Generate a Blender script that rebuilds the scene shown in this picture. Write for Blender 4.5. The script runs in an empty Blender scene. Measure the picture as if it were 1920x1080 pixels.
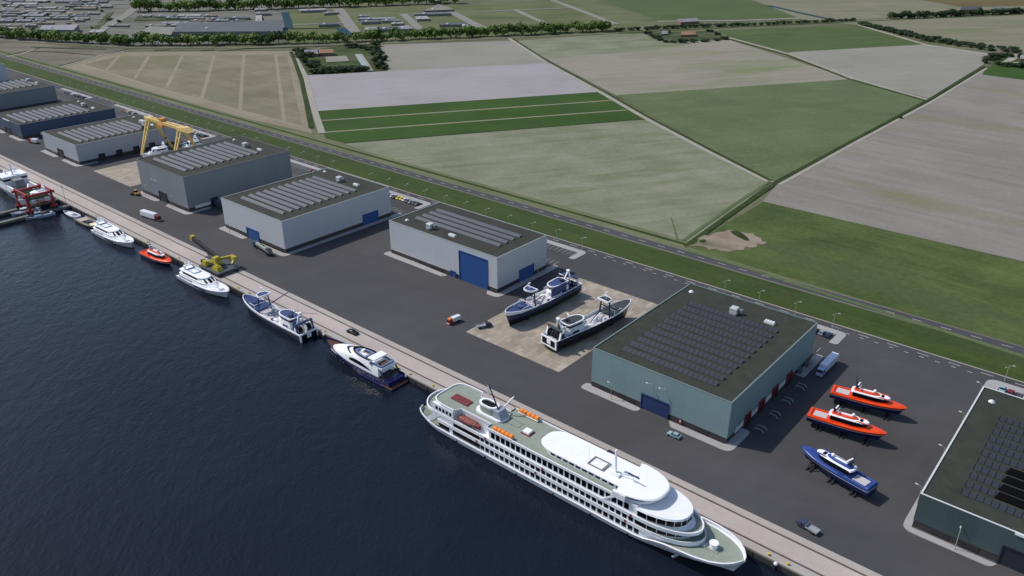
import bpy, math, random
from mathutils import Vector
random.seed(11)
R = math.radians
sc = bpy.context.scene
COL = sc.collection
PI = math.pi

# ---------------------------------------------------------------- camera
CF, CP, CA, CH = 1492.4, R(25.746), R(40.464), 150.0
cam = bpy.data.objects.new('camera', bpy.data.cameras.new('camera'))
COL.objects.link(cam)
cam.location = (0, 0, CH)
cam.rotation_euler = (PI/2 - CP, 0, CA)
cam.data.sensor_width = 36
cam.data.lens = CF/1920*36
cam.data.clip_start = 1
cam.data.clip_end = 12000
sc.camera = cam


def G(px, py, z=0.0):
    """point of the ground plane at height z seen at a place of the 1920x1080 photograph"""
    u = (px-960)/CF
    v = (540-py)/CF
    f = Vector((-math.sin(CA)*math.cos(CP), math.cos(CA)*math.cos(CP), -math.sin(CP)))
    r = Vector((math.cos(CA), math.sin(CA), 0))
    up = Vector((-math.sin(CA)*math.sin(CP), math.cos(CA)*math.sin(CP), math.cos(CP)))
    d = f + r*u + up*v
    t = (z-CH)/d.z
    return (d.x*t, d.y*t)


# ---------------------------------------------------------------- materials
def lin(c):
    c = c/255
    return c/12.92 if c <= .04045 else ((c+.055)/1.055)**2.4


def C(r, g, b, k=1.0):
    return (min(lin(r)*k, 1), min(lin(g)*k, 1), min(lin(b)*k, 1))


MATS = {}


def newmat(name):
    m = bpy.data.materials.new(name)
    m.use_nodes = True
    nt = m.node_tree
    return m, nt, nt.nodes['Principled BSDF']


def N(nt, t, **kw):
    n = nt.nodes.new(t)
    for k, v in kw.items():
        if k in n.inputs:
            n.inputs[k].default_value = v
        else:
            setattr(n, k, v)
    return n


def coords(nt, scale=(1, 1, 1), rot=0):
    tc = N(nt, 'ShaderNodeTexCoord')
    r0 = N(nt, 'ShaderNodeMapping')
    r0.inputs['Rotation'].default_value = (0, 0, -rot)
    r1 = N(nt, 'ShaderNodeMapping')
    r1.inputs['Scale'].default_value = scale
    nt.links.new(tc.outputs['Object'], r0.inputs[0])
    nt.links.new(r0.outputs[0], r1.inputs[0])
    return r1.outputs[0]


def noise(nt, vec, scale, detail=4, rough=.55):
    n = N(nt, 'ShaderNodeTexNoise', Scale=scale, Detail=detail, Roughness=rough)
    nt.links.new(vec, n.inputs['Vector'])
    return n.outputs['Fac']


def ramp(nt, fac, a, b, c0, c1):
    r = N(nt, 'ShaderNodeValToRGB')
    r.color_ramp.elements[0].position = a
    r.color_ramp.elements[1].position = b
    r.color_ramp.elements[0].color = (*c0, 1)
    r.color_ramp.elements[1].color = (*c1, 1)
    nt.links.new(fac, r.inputs[0])
    return r.outputs[0]


def mix(nt, fac, a, b, mode='MIX'):
    m = N(nt, 'ShaderNodeMix', data_type='RGBA', blend_type=mode)
    if isinstance(fac, (int, float)):
        m.inputs[0].default_value = fac
    else:
        nt.links.new(fac, m.inputs[0])
    for i, s in ((6, a), (7, b)):
        if isinstance(s, tuple):
            m.inputs[i].default_value = (*s, 1)
        else:
            nt.links.new(s, m.inputs[i])
    return m.outputs[2]


def math2(nt, op, a, b=None):
    m = N(nt, 'ShaderNodeMath', operation=op)
    for i, s in ((0, a), (1, b)):
        if s is None:
            continue
        if isinstance(s, (int, float)):
            m.inputs[i].default_value = s
        else:
            nt.links.new(s, m.inputs[i])
    return m.outputs[0]


def paint(name, rgb, rough=.45, metal=0, var=.12, scale=.6, spec=.5, bump=0):
    """painted or plain surface with slight wear"""
    if name in MATS:
        return MATS[name]
    m, nt, b = newmat(name)
    v = coords(nt)
    n = noise(nt, v, scale, 5, .6)
    col = ramp(nt, n, .3, .7, tuple(x*(1-var) for x in rgb), tuple(min(1, x*(1+var)) for x in rgb))
    nt.links.new(col, b.inputs['Base Color'])
    b.inputs['Roughness'].default_value = rough
    b.inputs['Metallic'].default_value = metal
    b.inputs['Specular IOR Level'].default_value = spec
    if bump:
        bp = N(nt, 'ShaderNodeBump', Strength=bump, Distance=.05)
        nt.links.new(noise(nt, v, scale*8, 3), bp.inputs['Height'])
        nt.links.new(bp.outputs[0], b.inputs['Normal'])
    MATS[name] = m
    return m


def banded(name, low, high, z, stripe=None, zs=None, rough=.4):
    """hull paint that changes at a painted waterline; optional pale stripe from zs[0] to zs[1]"""
    if name in MATS:
        return MATS[name]
    m, nt, b = newmat(name)
    tc = N(nt, 'ShaderNodeTexCoord')
    s = N(nt, 'ShaderNodeSeparateXYZ')
    nt.links.new(tc.outputs['Object'], s.inputs[0])
    f = math2(nt, 'GREATER_THAN', s.outputs[2], z)
    c = mix(nt, f, low, high)
    if stripe:
        g = math2(nt, 'MULTIPLY', math2(nt, 'GREATER_THAN', s.outputs[2], zs[0]), math2(nt, 'LESS_THAN', s.outputs[2], zs[1]))
        c = mix(nt, g, c, stripe)
    n = noise(nt, tc.outputs['Object'], .7, 5, .6)
    c = mix(nt, .12, c, ramp(nt, n, .3, .7, (.4, .4, .4), (1, 1, 1)), 'MULTIPLY')
    nt.links.new(c, b.inputs['Base Color'])
    b.inputs['Roughness'].default_value = rough
    MATS[name] = m
    return m


def cladding(name, rgb, period=1.0, rib_shade=.10, rough=.5, sheet=.02):
    """ribbed metal wall sheets: vertical rib shade painted as darker stripes, sheet-to-sheet tone changes"""
    if name in MATS:
        return MATS[name]
    m, nt, b = newmat(name)
    tc = N(nt, 'ShaderNodeTexCoord')
    s = N(nt, 'ShaderNodeSeparateXYZ')
    nt.links.new(tc.outputs['Object'], s.inputs[0])
    u = math2(nt, 'ADD', s.outputs[0], s.outputs[1])
    fr = math2(nt, 'FRACT', math2(nt, 'DIVIDE', u, period))
    rib = math2(nt, 'LESS_THAN', fr, .25)
    fl = math2(nt, 'FLOOR', math2(nt, 'DIVIDE', u, period*6))
    wn = N(nt, 'ShaderNodeTexWhiteNoise', noise_dimensions='1D')
    nt.links.new(fl, wn.inputs['W'])
    v = coords(nt, (.3, .3, .05))
    st = noise(nt, v, 1.5, 5, .6)
    c = mix(nt, math2(nt, 'MULTIPLY', rib, rib_shade), rgb, (.0, .0, .0))  # shade of the ribs put into the colour, no relief
    c = mix(nt, math2(nt, 'MULTIPLY', wn.outputs[0], sheet), c, (1, 1, 1))
    c = mix(nt, .16, c, ramp(nt, st, .3, .75, (.72, .72, .7), (1, 1, 1)), 'MULTIPLY')
    nt.links.new(c, b.inputs['Base Color'])
    b.inputs['Roughness'].default_value = rough
    MATS[name] = m
    return m


def field(name, a, b_, ang=57.7, big=.012, streak=.5, across=.35, grain=.35, c3=None, rough=.9, k=.74):
    """farm land: broad patches, rows in the direction of work, fine grain"""
    a, b_ = tuple(x*k for x in a), tuple(x*k for x in b_)
    c3 = tuple(x*k for x in c3) if c3 else None
    m, nt, b = newmat(name)
    v = coords(nt, (1, 1, 1), R(ang))
    vs = coords(nt, (.012, across, 1), R(ang))
    n1 = noise(nt, v, big, 6, .6)
    n2 = noise(nt, vs, 1.0, 4, .65)
    n3 = noise(nt, v, .35, 3, .7)
    f = math2(nt, 'ADD', math2(nt, 'MULTIPLY', n1, 1-streak), math2(nt, 'MULTIPLY', n2, streak))
    c = ramp(nt, f, .36, .64, a, b_)
    if c3:
        n4 = noise(nt, coords(nt, (.25, 1, 1), R(ang)), .02, 5, .65)
        c = mix(nt, ramp(nt, n4, .52, .68, (0, 0, 0), (1, 1, 1)), c, c3)
    c = mix(nt, grain, c, ramp(nt, n3, .25, .75, (.45, .45, .45), (1.0, 1.0, 1.0)), 'MULTIPLY')
    nt.links.new(c, b.inputs['Base Color'])
    b.inputs['Roughness'].default_value = rough
    b.inputs['Specular IOR Level'].default_value = .15
    return m


# ---------------------------------------------------------------- mesh builder
class MB:
    def __init__(s):
        s.v = []
        s.f = []

    def add(s, vs, fs):
        o = len(s.v)
        s.v += [tuple(p) for p in vs]
        s.f += [tuple(i+o for i in f) for f in fs]
        return s

    def taper(s, p0, z0, p1, z1, cap=True):
        """solid between two outlines of equal length"""
        n = len(p0)
        vs = [(x, y, z0) for x, y in p0] + [(x, y, z1) for x, y in p1]
        fs = [(i, (i+1) % n, n+(i+1) % n, n+i) for i in range(n)]
        if cap:
            fs += [tuple(range(n-1, -1, -1)), tuple(range(n, 2*n))]
        return s.add(vs, fs)

    def prism(s, p, z0, z1):
        return s.taper(p, z0, p, z1)

    def box(s, x0, x1, y0, y1, z0, z1, b=0.0):
        if b <= 0:
            return s.prism([(x0, y0), (x1, y0), (x1, y1), (x0, y1)], z0, z1)
        q = [(x0, y0), (x1, y0), (x1, y1), (x0, y1)]
        i = [(x0+b, y0+b), (x1-b, y0+b), (x1-b, y1-b), (x0+b, y1-b)]
        s.taper(q, z0, q, z1-b, True)
        return s.taper(q, z1-b, i, z1, True)

    def ring(s, po, pi, z0, z1):
        """wall band between an outer and an inner outline"""
        n = len(po)
        vs = [(x, y, z) for z in (z0, z1) for q in (po, pi) for x, y in q]
        fs = []
        for i in range(n):
            j = (i+1) % n
            fs += [(i, j, 2*n+j, 2*n+i), (n+j, n+i, 3*n+i, 3*n+j), (2*n+i, 2*n+j, 3*n+j, 3*n+i), (j, i, n+i, n+j)]
        return s.add(vs, fs)

    def loft(s, rings, closed=True, cap=True):
        n = len(rings[0])
        vs = [p for r in rings for p in r]
        fs = []
        for k in range(len(rings)-1):
            for i in range(n if closed else n-1):
                j = (i+1) % n
                fs.append((k*n+i, k*n+j, (k+1)*n+j, (k+1)*n+i))
        if cap and closed:
            fs.append(tuple(range(n-1, -1, -1)))
            fs.append(tuple(range((len(rings)-1)*n, len(rings)*n)))
        return s.add(vs, fs)

    def tube(s, p0, p1, r0, r1=None, n=8):
        r1 = r0 if r1 is None else r1
        a = Vector(p0)
        b = Vector(p1)
        d = (b-a).normalized()
        u = d.cross(Vector((0, 0, 1)) if abs(d.z) < .9 else Vector((1, 0, 0))).normalized()
        w = d.cross(u)
        rings = []
        for p, r in ((a, r0), (b, r1)):
            rings.append([tuple(p+u*math.cos(2*PI*i/n)*r+w*math.sin(2*PI*i/n)*r) for i in range(n)])
        return s.loft(rings)

    def path(s, pts, r, n=6):
        for a, b in zip(pts, pts[1:]):
            s.tube(a, b, r, r, n)
        return s

    def bar(s, p0, p1, w, h):
        """square bar between two points"""
        a = Vector(p0)
        b = Vector(p1)
        d = (b-a).normalized()
        u = d.cross(Vector((0, 0, 1)) if abs(d.z) < .95 else Vector((1, 0, 0))).normalized()*w/2
        k = u.cross(d).normalized()*h/2
        return s.loft([[tuple(p+u+k), tuple(p-u+k), tuple(p-u-k), tuple(p+u-k)] for p in (a, b)])

    def ball(s, c, r, n=10, m=6, sq=1.0, half=False):
        rings = []
        for j in range(m+1):
            ph = (PI/2*j/m if half else -PI/2+PI*j/m)
            rr = max(math.cos(ph)*r, .002)
            rings.append([(c[0]+rr*math.cos(2*PI*i/n), c[1]+rr*math.sin(2*PI*i/n), c[2]+math.sin(ph)*r*sq) for i in range(n)])
        return s.loft(rings)

    def wheel(s, x, y, z, r, w, n=14):
        return s.tube((x, y-w/2, z), (x, y+w/2, z), r, r, n)

    def sheet(s, poly, z):
        return s.add([(x, y, z) for x, y in poly], [tuple(range(len(poly)))])

    def mesh(s, name, m, smooth=False):
        me = bpy.data.meshes.new(name)
        me.from_pydata(s.v, [], s.f)
        me.validate()
        me.materials.append(m)
        if smooth:
            for p in me.polygons:
                p.use_smooth = True
        me.update()
        import bmesh
        bm = bmesh.new()
        bm.from_mesh(me)
        bmesh.ops.recalc_face_normals(bm, faces=bm.faces)
        bm.to_mesh(me)
        bm.free()
        if smooth:
            me.set_sharp_from_angle(angle=R(38))
        return me

    def obj(s, name, m, parent=None, smooth=False):
        return put(name, s.mesh(name, m, smooth), parent)


def put(name, me, parent=None, loc=(0, 0, 0), rz=0):
    o = bpy.data.objects.new(name, me)
    COL.objects.link(o)
    o.location = loc
    o.rotation_euler = (0, 0, rz)
    if parent:
        o.parent = parent
    return o


def tag(o, label, cat, group=None, kind=None):
    if label:
        o['label'] = label
    if cat:
        o['category'] = cat
    if group:
        o['group'] = group
    if kind:
        o['kind'] = kind
    return o


def thing(name, label, cat, loc=(0, 0, 0), rz=0, group=None):
    o = put(name, None, None, loc, rz)
    o.empty_display_size = 1
    return tag(o, label, cat, group)


def copytree(o, parent=None):
    c = o.copy()
    COL.objects.link(c)
    if parent:
        c.parent = parent
    for ch in list(o.children):
        copytree(ch, c)
    return c


def struct(name, mb, m, label, parent=None):
    o = mb.obj(name, m, parent)
    if not parent:
        o['kind'] = 'structure'
        o['label'] = label
        o['category'] = name.replace('_', ' ')
    return o


def roundpoly(p, r, n=5):
    """outline with rounded corners"""
    out = []
    k = len(p)
    for i in range(k):
        a, b, c = Vector(p[i-1]), Vector(p[i]), Vector(p[(i+1) % k])
        rr = r[i] if isinstance(r, (list, tuple)) else r
        if rr <= 0:
            out.append(tuple(b))
            continue
        rr = min(rr, (a-b).length*.49, (c-b).length*.49)
        s = b+(a-b).normalized()*rr
        e = b+(c-b).normalized()*rr
        for j in range(n+1):
            t = j/n
            out.append(tuple(s*(1-t)**2+b*2*t*(1-t)+e*t*t))
    return out


def outline(x0, x1, hw, lf=0, lb=0, n=10, ef=1.0, eb=1.0):
    """superstructure outline: straight sides, elliptic front of length lf and back of length lb"""
    p = []
    if lb > 0:
        for i in range(n+1):
            a = PI/2+PI*i/n
            p.append((x0+lb+lb*math.cos(a), hw*abs(math.sin(a))**eb*(1 if math.sin(a) >= 0 else -1)))
    else:
        p += [(x0, hw), (x0, -hw)]
    if lf > 0:
        for i in range(n+1):
            a = -PI/2+PI*i/n
            p.append((x1-lf+lf*math.cos(a), hw*abs(math.sin(a))**ef*(1 if math.sin(a) >= 0 else -1)))
    else:
        p += [(x1, -hw), (x1, hw)]
    q = []
    for a in p:
        if not q or (Vector(a)-Vector(q[-1])).length > .02:
            q.append(a)
    return q


def scaled(p, d):
    """outline moved outwards by about d"""
    cx = sum(a for a, b in p)/len(p)
    cy = sum(b for a, b in p)/len(p)
    mx = max(abs(a-cx) for a, b in p)
    my = max(abs(b-cy) for a, b in p)
    return [(cx+(a-cx)*(mx+d)/mx, cy+(b-cy)*(my+d)/my) for a, b in p]


# ---------------------------------------------------------------- light
SUN = Vector((-.80, -.30, 1.0)).normalized()
w = bpy.data.worlds.new('World')
sc.world = w
w.use_nodes = True
wn = w.node_tree
sky = wn.nodes.new('ShaderNodeTexSky')
sky.sky_type = 'NISHITA'
sky.sun_disc = False
sky.sun_elevation = math.asin(SUN.z)
sky.sun_rotation = math.atan2(SUN.x, SUN.y)
wn.links.new(sky.outputs[0], wn.nodes['Background'].inputs[0])
wn.nodes['Background'].inputs[1].default_value = .13
sl = bpy.data.lights.new('sun', 'SUN')
sl.energy = 3.15
sl.angle = R(.5)
sl.color = (1, .95, .88)
so = bpy.data.objects.new('sun', sl)
COL.objects.link(so)
so.rotation_euler = SUN.to_track_quat('Z', 'Y').to_euler()
so.location = (-300, -100, 400)
sc.view_settings.view_transform = 'Standard'
sc.view_settings.look = 'None'
sc.view_settings.exposure = 0
sc.view_settings.gamma = 1
# ================================================================ setting
def rect(x0, x1, y0, y1):
    return [(x0, y0), (x1, y0), (x1, y1), (x0, y1)]


def asphalt(name, rgb, big=.02, k=.16):
    m, nt, b = newmat(name)
    v = coords(nt)
    vs = coords(nt, (.06, .5, 1), R(12))
    n1 = noise(nt, v, big, 6, .6)
    n2 = noise(nt, vs, .35, 4, .6)
    n3 = noise(nt, v, 2.5, 3, .7)
    n4 = noise(nt, coords(nt, (.5, .05, 1), R(-8)), .3, 4, .6)
    c = ramp(nt, n1, .3, .7, tuple(x*(1-k) for x in rgb), tuple(x*(1+k) for x in rgb))
    c = mix(nt, .28, c, ramp(nt, n2, .35, .7, (.65, .65, .65), (1, 1, 1)), 'MULTIPLY')
    c = mix(nt, .22, c, ramp(nt, n4, .4, .7, (.65, .65, .65), (1, 1, 1)), 'MULTIPLY')
    c = mix(nt, .25, c, ramp(nt, n3, .3, .7, (.6, .6, .6), (1, 1, 1)), 'MULTIPLY')
    nt.links.new(c, b.inputs['Base Color'])
    b.inputs['Roughness'].default_value = .88
    b.inputs['Specular IOR Level'].default_value = .25
    return m


M_ASPH = asphalt('asphalt', C(80, 79, 81))
M_ROAD = asphalt('road asphalt', C(78, 78, 82))


def concrete(name, a, joints=None, k=.10, big=.05):
    m, nt, b = newmat(name)
    v = coords(nt)
    n1 = noise(nt, v, big, 6, .65)
    n2 = noise(nt, v, .6, 5, .7)
    c = ramp(nt, n1, .3, .7, tuple(x*(1-k) for x in a), tuple(x*(1+k) for x in a))
    c = mix(nt, .35, c, ramp(nt, n2, .3, .75, (.72, .7, .68), (1, 1, 1)), 'MULTIPLY')
    if joints:
        br = N(nt, 'ShaderNodeTexBrick', offset=joints.get('off', 0.0))
        br.inputs['Scale'].default_value = 1
        br.inputs['Brick Width'].default_value = joints['w']
        br.inputs['Row Height'].default_value = joints['h']
        br.inputs['Mortar Size'].default_value = joints.get('m', .06)
        br.inputs['Color1'].default_value = (*joints.get('c1', (1, 1, 1)), 1)
        br.inputs['Color2'].default_value = (*joints.get('c2', (.8, .8, .8)), 1)
        br.inputs['Mortar'].default_value = (.62, .62, .62, 1)
        nt.links.new(coords(nt, (1, 1, 1), R(joints.get('rot', 0))), br.inputs['Vector'])
        c = mix(nt, joints.get('k', .6), c, br.outputs[0], 'MULTIPLY')
    nt.links.new(c, b.inputs['Base Color'])
    b.inputs['Roughness'].default_value = .85
    b.inputs['Specular IOR Level'].default_value = .25
    return m


M_QUAY = concrete('quay concrete', C(184, 173, 167), dict(w=14, h=6.4, m=.05, k=.12))
M_EDGE = concrete('quay edge concrete', C(174, 166, 160))
M_KERB = concrete('pavement concrete', C(166, 164, 163), dict(w=1.5, h=1.5, m=.04, k=.15))
M_PAD = concrete('paving slabs', C(172, 161, 146), dict(w=4.2, h=2.1, m=.07, k=.85, off=.5, c1=(1, 1, 1), c2=(.68, .67, .66), rot=90), .22, .12)
M_WALL = concrete('quay wall', C(74, 72, 68), None, .3, .3)
M_RAIL = paint('crane rail steel', C(96, 82, 76), .7, 0, .2, .4)
M_LINE = paint('road line', C(196, 194, 192), .7, 0, .25, 1.2)
M_GRASS = field('mown dike grass', C(60, 78, 36), C(78, 94, 48), 0, .03, .45, .30, .5, C(72, 82, 54), k=.9)
M_VERGE = field('verge grass', C(110, 120, 82), C(140, 142, 108), 0, .03, .5, .4, .4)
M_DITCH = field('ditch grass', C(48, 66, 28), C(74, 90, 44), 0, .05, .4, .4, .5)
M_PALE = field('pale gravel', C(150, 146, 134), C(170, 164, 154), 0, .05, .4, .4, .3, k=.5)

# water
m, nt, b = newmat('harbour water')
b.inputs['Base Color'].default_value = (.010, .016, .030, 1)
b.inputs['Roughness'].default_value = .16
b.inputs['IOR'].default_value = 1.33
b.inputs['Specular IOR Level'].default_value = .36
v1 = coords(nt, (1, .6, 1), R(35))
n1 = noise(nt, v1, 1.1, 3, .55)
n2 = noise(nt, coords(nt, (1, .6, 1), R(50)), .30, 3, .5)
n0 = noise(nt, coords(nt), .008, 4, .6)
hh = math2(nt, 'ADD', math2(nt, 'MULTIPLY', n1, .55), n2)
bp = N(nt, 'ShaderNodeBump', Strength=.6, Distance=.42)
nt.links.new(hh, bp.inputs['Height'])
nt.links.new(bp.outputs[0], b.inputs['Normal'])
nt.links.new(ramp(nt, n0, .35, .65, (.006, .009, .017), (.009, .014, .025)), b.inputs['Base Color'])
M_WATER = m

WZ = -2.0
struct('water', MB().sheet(rect(-6000, 6000, -3000, 159.5), WZ), M_WATER, 'dark blue harbour water in front of the quay')
M_LAND = field('rough land', C(104, 110, 78), C(138, 136, 110), 43, .01, .3, .3, .3, C(84, 94, 58))
struct('ground', MB().sheet(rect(-8000, 8000, 160.5, 9000), -.35), M_LAND, 'rough green land reaching to the far edge')

# quay: deck between two crane rails, edge strips, wall
mb = MB()
mb.box(-1200, 300, 162.0, 168.2, -4, 0)
struct('quay_deck', mb, M_QUAY, 'pale concrete quay deck between the two crane rails')
struct('quay_edge', MB().box(-1200, 300, 158.7, 161.3, -4, 0).box(-1200, 300, 168.9, 171.3, -4, .02), M_EDGE, 'pale concrete strips along the crane rails')
struct('crane_rail', MB().box(-1200, 300, 161.303, 161.997, -4, -.06).box(-1200, 300, 161.6, 161.72, -.06, -.01), M_RAIL, 'dark crane rail groove near the water edge of the quay')
struct('crane_rail', MB().box(-1200, 300, 168.203, 168.897, -4, -.06).box(-1200, 300, 168.5, 168.62, -.06, -.01), M_RAIL, 'dark crane rail groove on the landward side of the quay')
mb = MB()
mb.box(-1200, 300, 158.35, 158.69, -5, -.45)
for i in range(250):
    mb.box(-1200+i*6, -1199.6+i*6, 158.15, 158.349, -5, -.5)
struct('quay_wall', mb, M_WALL, 'dark weathered quay wall dropping to the water')
struct('yard', MB().box(-1200, 300, 171.3, 294.3, -2, 0), M_ASPH, 'dark asphalt yard of the shipyard')
struct('kerb', MB().box(-1200, 300, 294.3, 294.8, -2, .12), M_EDGE, 'pale kerb between yard and green dike')
# dike (low flat mound)
mb = MB()
sec = [(294.8, .02), (297, .18), (305, .32), (312, .22), (315.3, .03)]
mb.loft([[(-1500, y, z) for y, z in sec], [(400, y, z) for y, z in sec]], closed=False)
struct('dike', mb, M_GRASS, 'mown green dike strip behind the yard')
struct('road', MB().box(-1500, 400, 316.4, 322.2, -2, .03), M_ROAD, 'narrow grey public road behind the dike')
struct('road_shoulder', MB().box(-1500, 400, 315.3, 316.397, -2, .04).box(-1500, 400, 322.203, 322.9, -2, .04), M_PALE, 'pale shoulders along the public road')
mb = MB()
for i in range(120):
    x = -102-10.7*i+11*10.7
    mb.box(x-1.9, x+1.9, 319.25, 319.5, .03, .036)
struct('road_marking', mb, M_LINE, 'white centre dashes on the public road')
mb = MB()
mb.box(-1500, 400, 322.9, 334, -2, -.05)
struct('verge', mb, M_VERGE, 'pale grass verge beyond the public road')
struct('ditch', MB().box(-1500, -168, 328.2, 330.6, -2, -.035), M_DITCH, 'dark green ditch along the far side of the public road')
# yard road dashes
mb = MB()
gaps = [(-199, -131), (-77, -28), (-304, -282)]
for i in range(150):
    x = 10-5.4*i
    if any(a < x < b_ for a, b_ in gaps):
        mb.box(x-.8, x+.8, 289.9, 290.15, 0, .006)
for i in range(70):
    x = 4-10.7*i
    mb.box(x-2.0, x+2.0, 292.15, 292.4, 0, .006)
struct('road_marking', mb, M_LINE, 'white dashes of the yard roadway below the dike')

# paved pads
struct('paved_pad', MB().box(-190, -144.4, 195, 264, -1, .006), M_PAD, 'beige slab pad on which two trawlers stand')
struct('paved_pad', MB().box(-510, -462.5, 195, 264, -1, .006), M_PAD, 'beige slab pad under the yellow gantry crane')


# pavements and car parks around a hall
def pavement(poly, label, r=1.6):
    struct('pavement', MB().prism(roundpoly(poly, r), -.5, .13), M_KERB, label)


def site(n, x0, x1, y0, y1, dl, dr, side, bays):
    """islands round one hall; dl/dr edges of the front door, side = where the right hand strip ends"""
    s = 'pavement '
    pavement([(x0-2.4, y0-3.3), (dl, y0-3.3), (dl+1, y0-.6), (x0-2.4, y0+1)] if dl else rect(x0-2.4, x0, y0, y0+1), s+'along the front of the '+n+' left of its door')
    p = [(dr, y0-.4), (dr+2.2, y0-3.3), (x1+3, y0-3.3), (x1+3, side[0]), (x1-.3, side[0]), (x1-.3, y0-.3)]
    pavement(p, s+'round the front right corner of the '+n, [.5, 1, 3, 2, .3, .3])
    if len(side) > 1:
        pavement([(x1-.3, side[1]), (x1+3, side[1]), (x1+3, y1+5), (x1-.3, y1+5)], s+'along the rear right side of the '+n, [.3, 1, 2, 2])
    yb = y1+25
    pavement([(bays, yb-.5), (x1+.2, yb-.5), (x1+.2, yb-8.5), (x1+3.4, yb-8.5), (x1+3.4, yb+3), (bays, yb+3)], 'kerbed pavement of the car park behind the '+n, [1, .5, .5, 1.4, 3, 1])
    mb = MB()
    i = 0
    while x1-2.6*i > bays:
        x = x1-2.6*i-.6
        mb.box(x-.07, x+.07, yb-5.4, yb-.55, 0, .006)
        mb.box(x-.07, x+.07, yb-18.5, yb-14.5, 0, .006)
        i += 1
    struct('parking_marking', mb, M_LINE, 'white bay lines of the car park behind the '+n)


SITES = {
 'tall dark grey hall': (-774, -723.3, 195, 262, -754, -744, [206, 248], -780),
 'navy blue hall': (-672, -621, 196, 263, -651, -641, [206, 248], -680),
 'low pale grey hall': (-579.5, -528.6, 195, 262, -559, -550.5, [206, 248], -588),
 'tall mid grey hall': (-446.4, -395.4, 195, 262, -426, -417, [207, 248], -450),
 'twin blue door hall': (-360, -308.5, 195.4, 262, -340, -329, [268], -345),
 'giant blue door hall': (-270.6, -203, 228.4, 262, -233, -208.5, [268], -240),
 'large green hall': (-130.5, -79.6, 195, 262, -110.5, -99.5, [206, 248], -130),
}
for n_, a in SITES.items():
    site(n_, *a)
# bottom right hall: strip down its left side, round the front, car park behind
pavement([(-27.3, 191.6), (-5.8, 191.6), (-4.6, 193.9), (-25.2, 193.9), (-25.2, 280.6), (26, 280.6), (26, 290), (-27.3, 290)],
         'pavement round the front, left side and car park of the dark corner hall', [3.5, 1.5, .4, .2, .3, .3, 1, 4])
mb = MB()
for i in range(16):
    mb.box(-23.4+2.7*i, -23.2+2.7*i, 280.7, 286.2, .13, .136)
struct('parking_marking', mb, M_LINE, 'white bay lines on the car park behind the dark corner hall')
struct('parking_bay', MB().box(-23.1, 26, 280.75, 286, .13, .133), M_ASPH, 'asphalt bays behind the dark corner hall')

# ---------------------------------------------------------------- street lamps
M_LAMP = paint('galvanised lamp steel', C(176, 180, 160), .5, .2, .05)
M_LHEAD = paint('pale lamp head', C(214, 220, 200), .4, 0, .03)
_l = MB()
_l.tube((0, 0, 0), (0, 0, .5), .17, .14)
_l.tube((0, 0, .5), (0, 0, 6.0), .12, .08)
L_POLE = _l.mesh('pole', M_LAMP, True)
_l = MB()
_l.path([(0, 0, 5.95), (.45, 0, 6.25), (1.15, 0, 6.35)], .06)
L_ARM = _l.mesh('arm', M_LAMP, True)
_l = MB()
_l.taper([(.95, -.16), (1.85, -.12), (1.85, .12), (.95, .16)], 6.28, [(1.0, -.1), (1.8, -.07), (1.8, .07), (1.0, .1)], 6.5)
L_HEAD = _l.mesh('lamp_head', M_LHEAD)


def lamp(x, y, rz, label, double=False, group='street lamps'):
    t = thing('street_lamp', label, 'street lamp', (x, y, .0), rz, group)
    put('pole', L_POLE, t)
    put('arm', L_ARM, t)
    put('lamp_head', L_HEAD, t)
    if double:
        put('arm', L_ARM, t, (0, 0, 2.2), PI).scale = (.5, .5, .5)
        put('lamp_head', L_HEAD, t, (0, 0, 2.2), PI).scale = (.5, .7, .5)
    return t


ORD = ['first', 'second', 'third', 'fourth', 'fifth', 'sixth', 'seventh', 'eighth', 'ninth', 'tenth', 'eleventh', 'twelfth', 'thirteenth', 'fourteenth']


def lamprow(xs, where, y=291.4, rz=.35):
    for i, x in enumerate(xs):
        lamp(x, y, rz, '%s dike street lamp from the right behind %s' % (ORD[i], where), True)


lamprow([-22.5], 'the dark corner hall')
lamprow([-82.7, -98.2, -113.8, -129.3], 'the large green hall')
lamprow([-204-15.55*i for i in range(6)], 'the giant blue door hall')
lamprow([-297.3-15.55*i for i in range(5)], 'the twin blue door hall')
lamprow([-397-15.55*i for i in range(4)], 'the tall mid grey hall', 293)
lamprow([-480-15.55*i for i in range(7)], 'the low pale grey hall', 293)
lamprow([-622-15.55*i for i in range(4)], 'the navy blue hall', 293)
lamprow([-725-15.55*i for i in range(5)], 'the tall dark grey hall', 293)
for i, y in enumerate([204.5, 227.5, 250, 272.5]):
    lamp(-26.7, y, PI, '%s street lamp from the front along the left pavement of the dark corner hall' % ORD[i])
lamp(-14.2, 192.6, PI/2+.2, 'street lamp on the pavement in front of the dark corner hall')
lamp(-120.6, 192.6, PI, 'street lamp on the front pavement left of the blue door of the large green hall')
lamp(-133.0, 207, PI, 'street lamp peeping out beside the left wall of the large green hall')
lamp(-77.2, 255, -.2, 'street lamp in shadow on the rear right pavement of the large green hall')
lamp(-352, 192.7, PI/2, 'street lamp on the front pavement of the twin blue door hall')
lamp(-439, 192.7, PI/2, 'street lamp on the front pavement left of the door of the tall mid grey hall')
lamp(-410, 192.7, PI/2, 'street lamp on the front pavement right of the door of the tall mid grey hall')
lamp(-201.4, 262, 0, 'street lamp on the right pavement of the giant blue door hall, rear one')
lamp(-201.4, 254, 0, 'street lamp on the right pavement of the giant blue door hall, front one')

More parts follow.
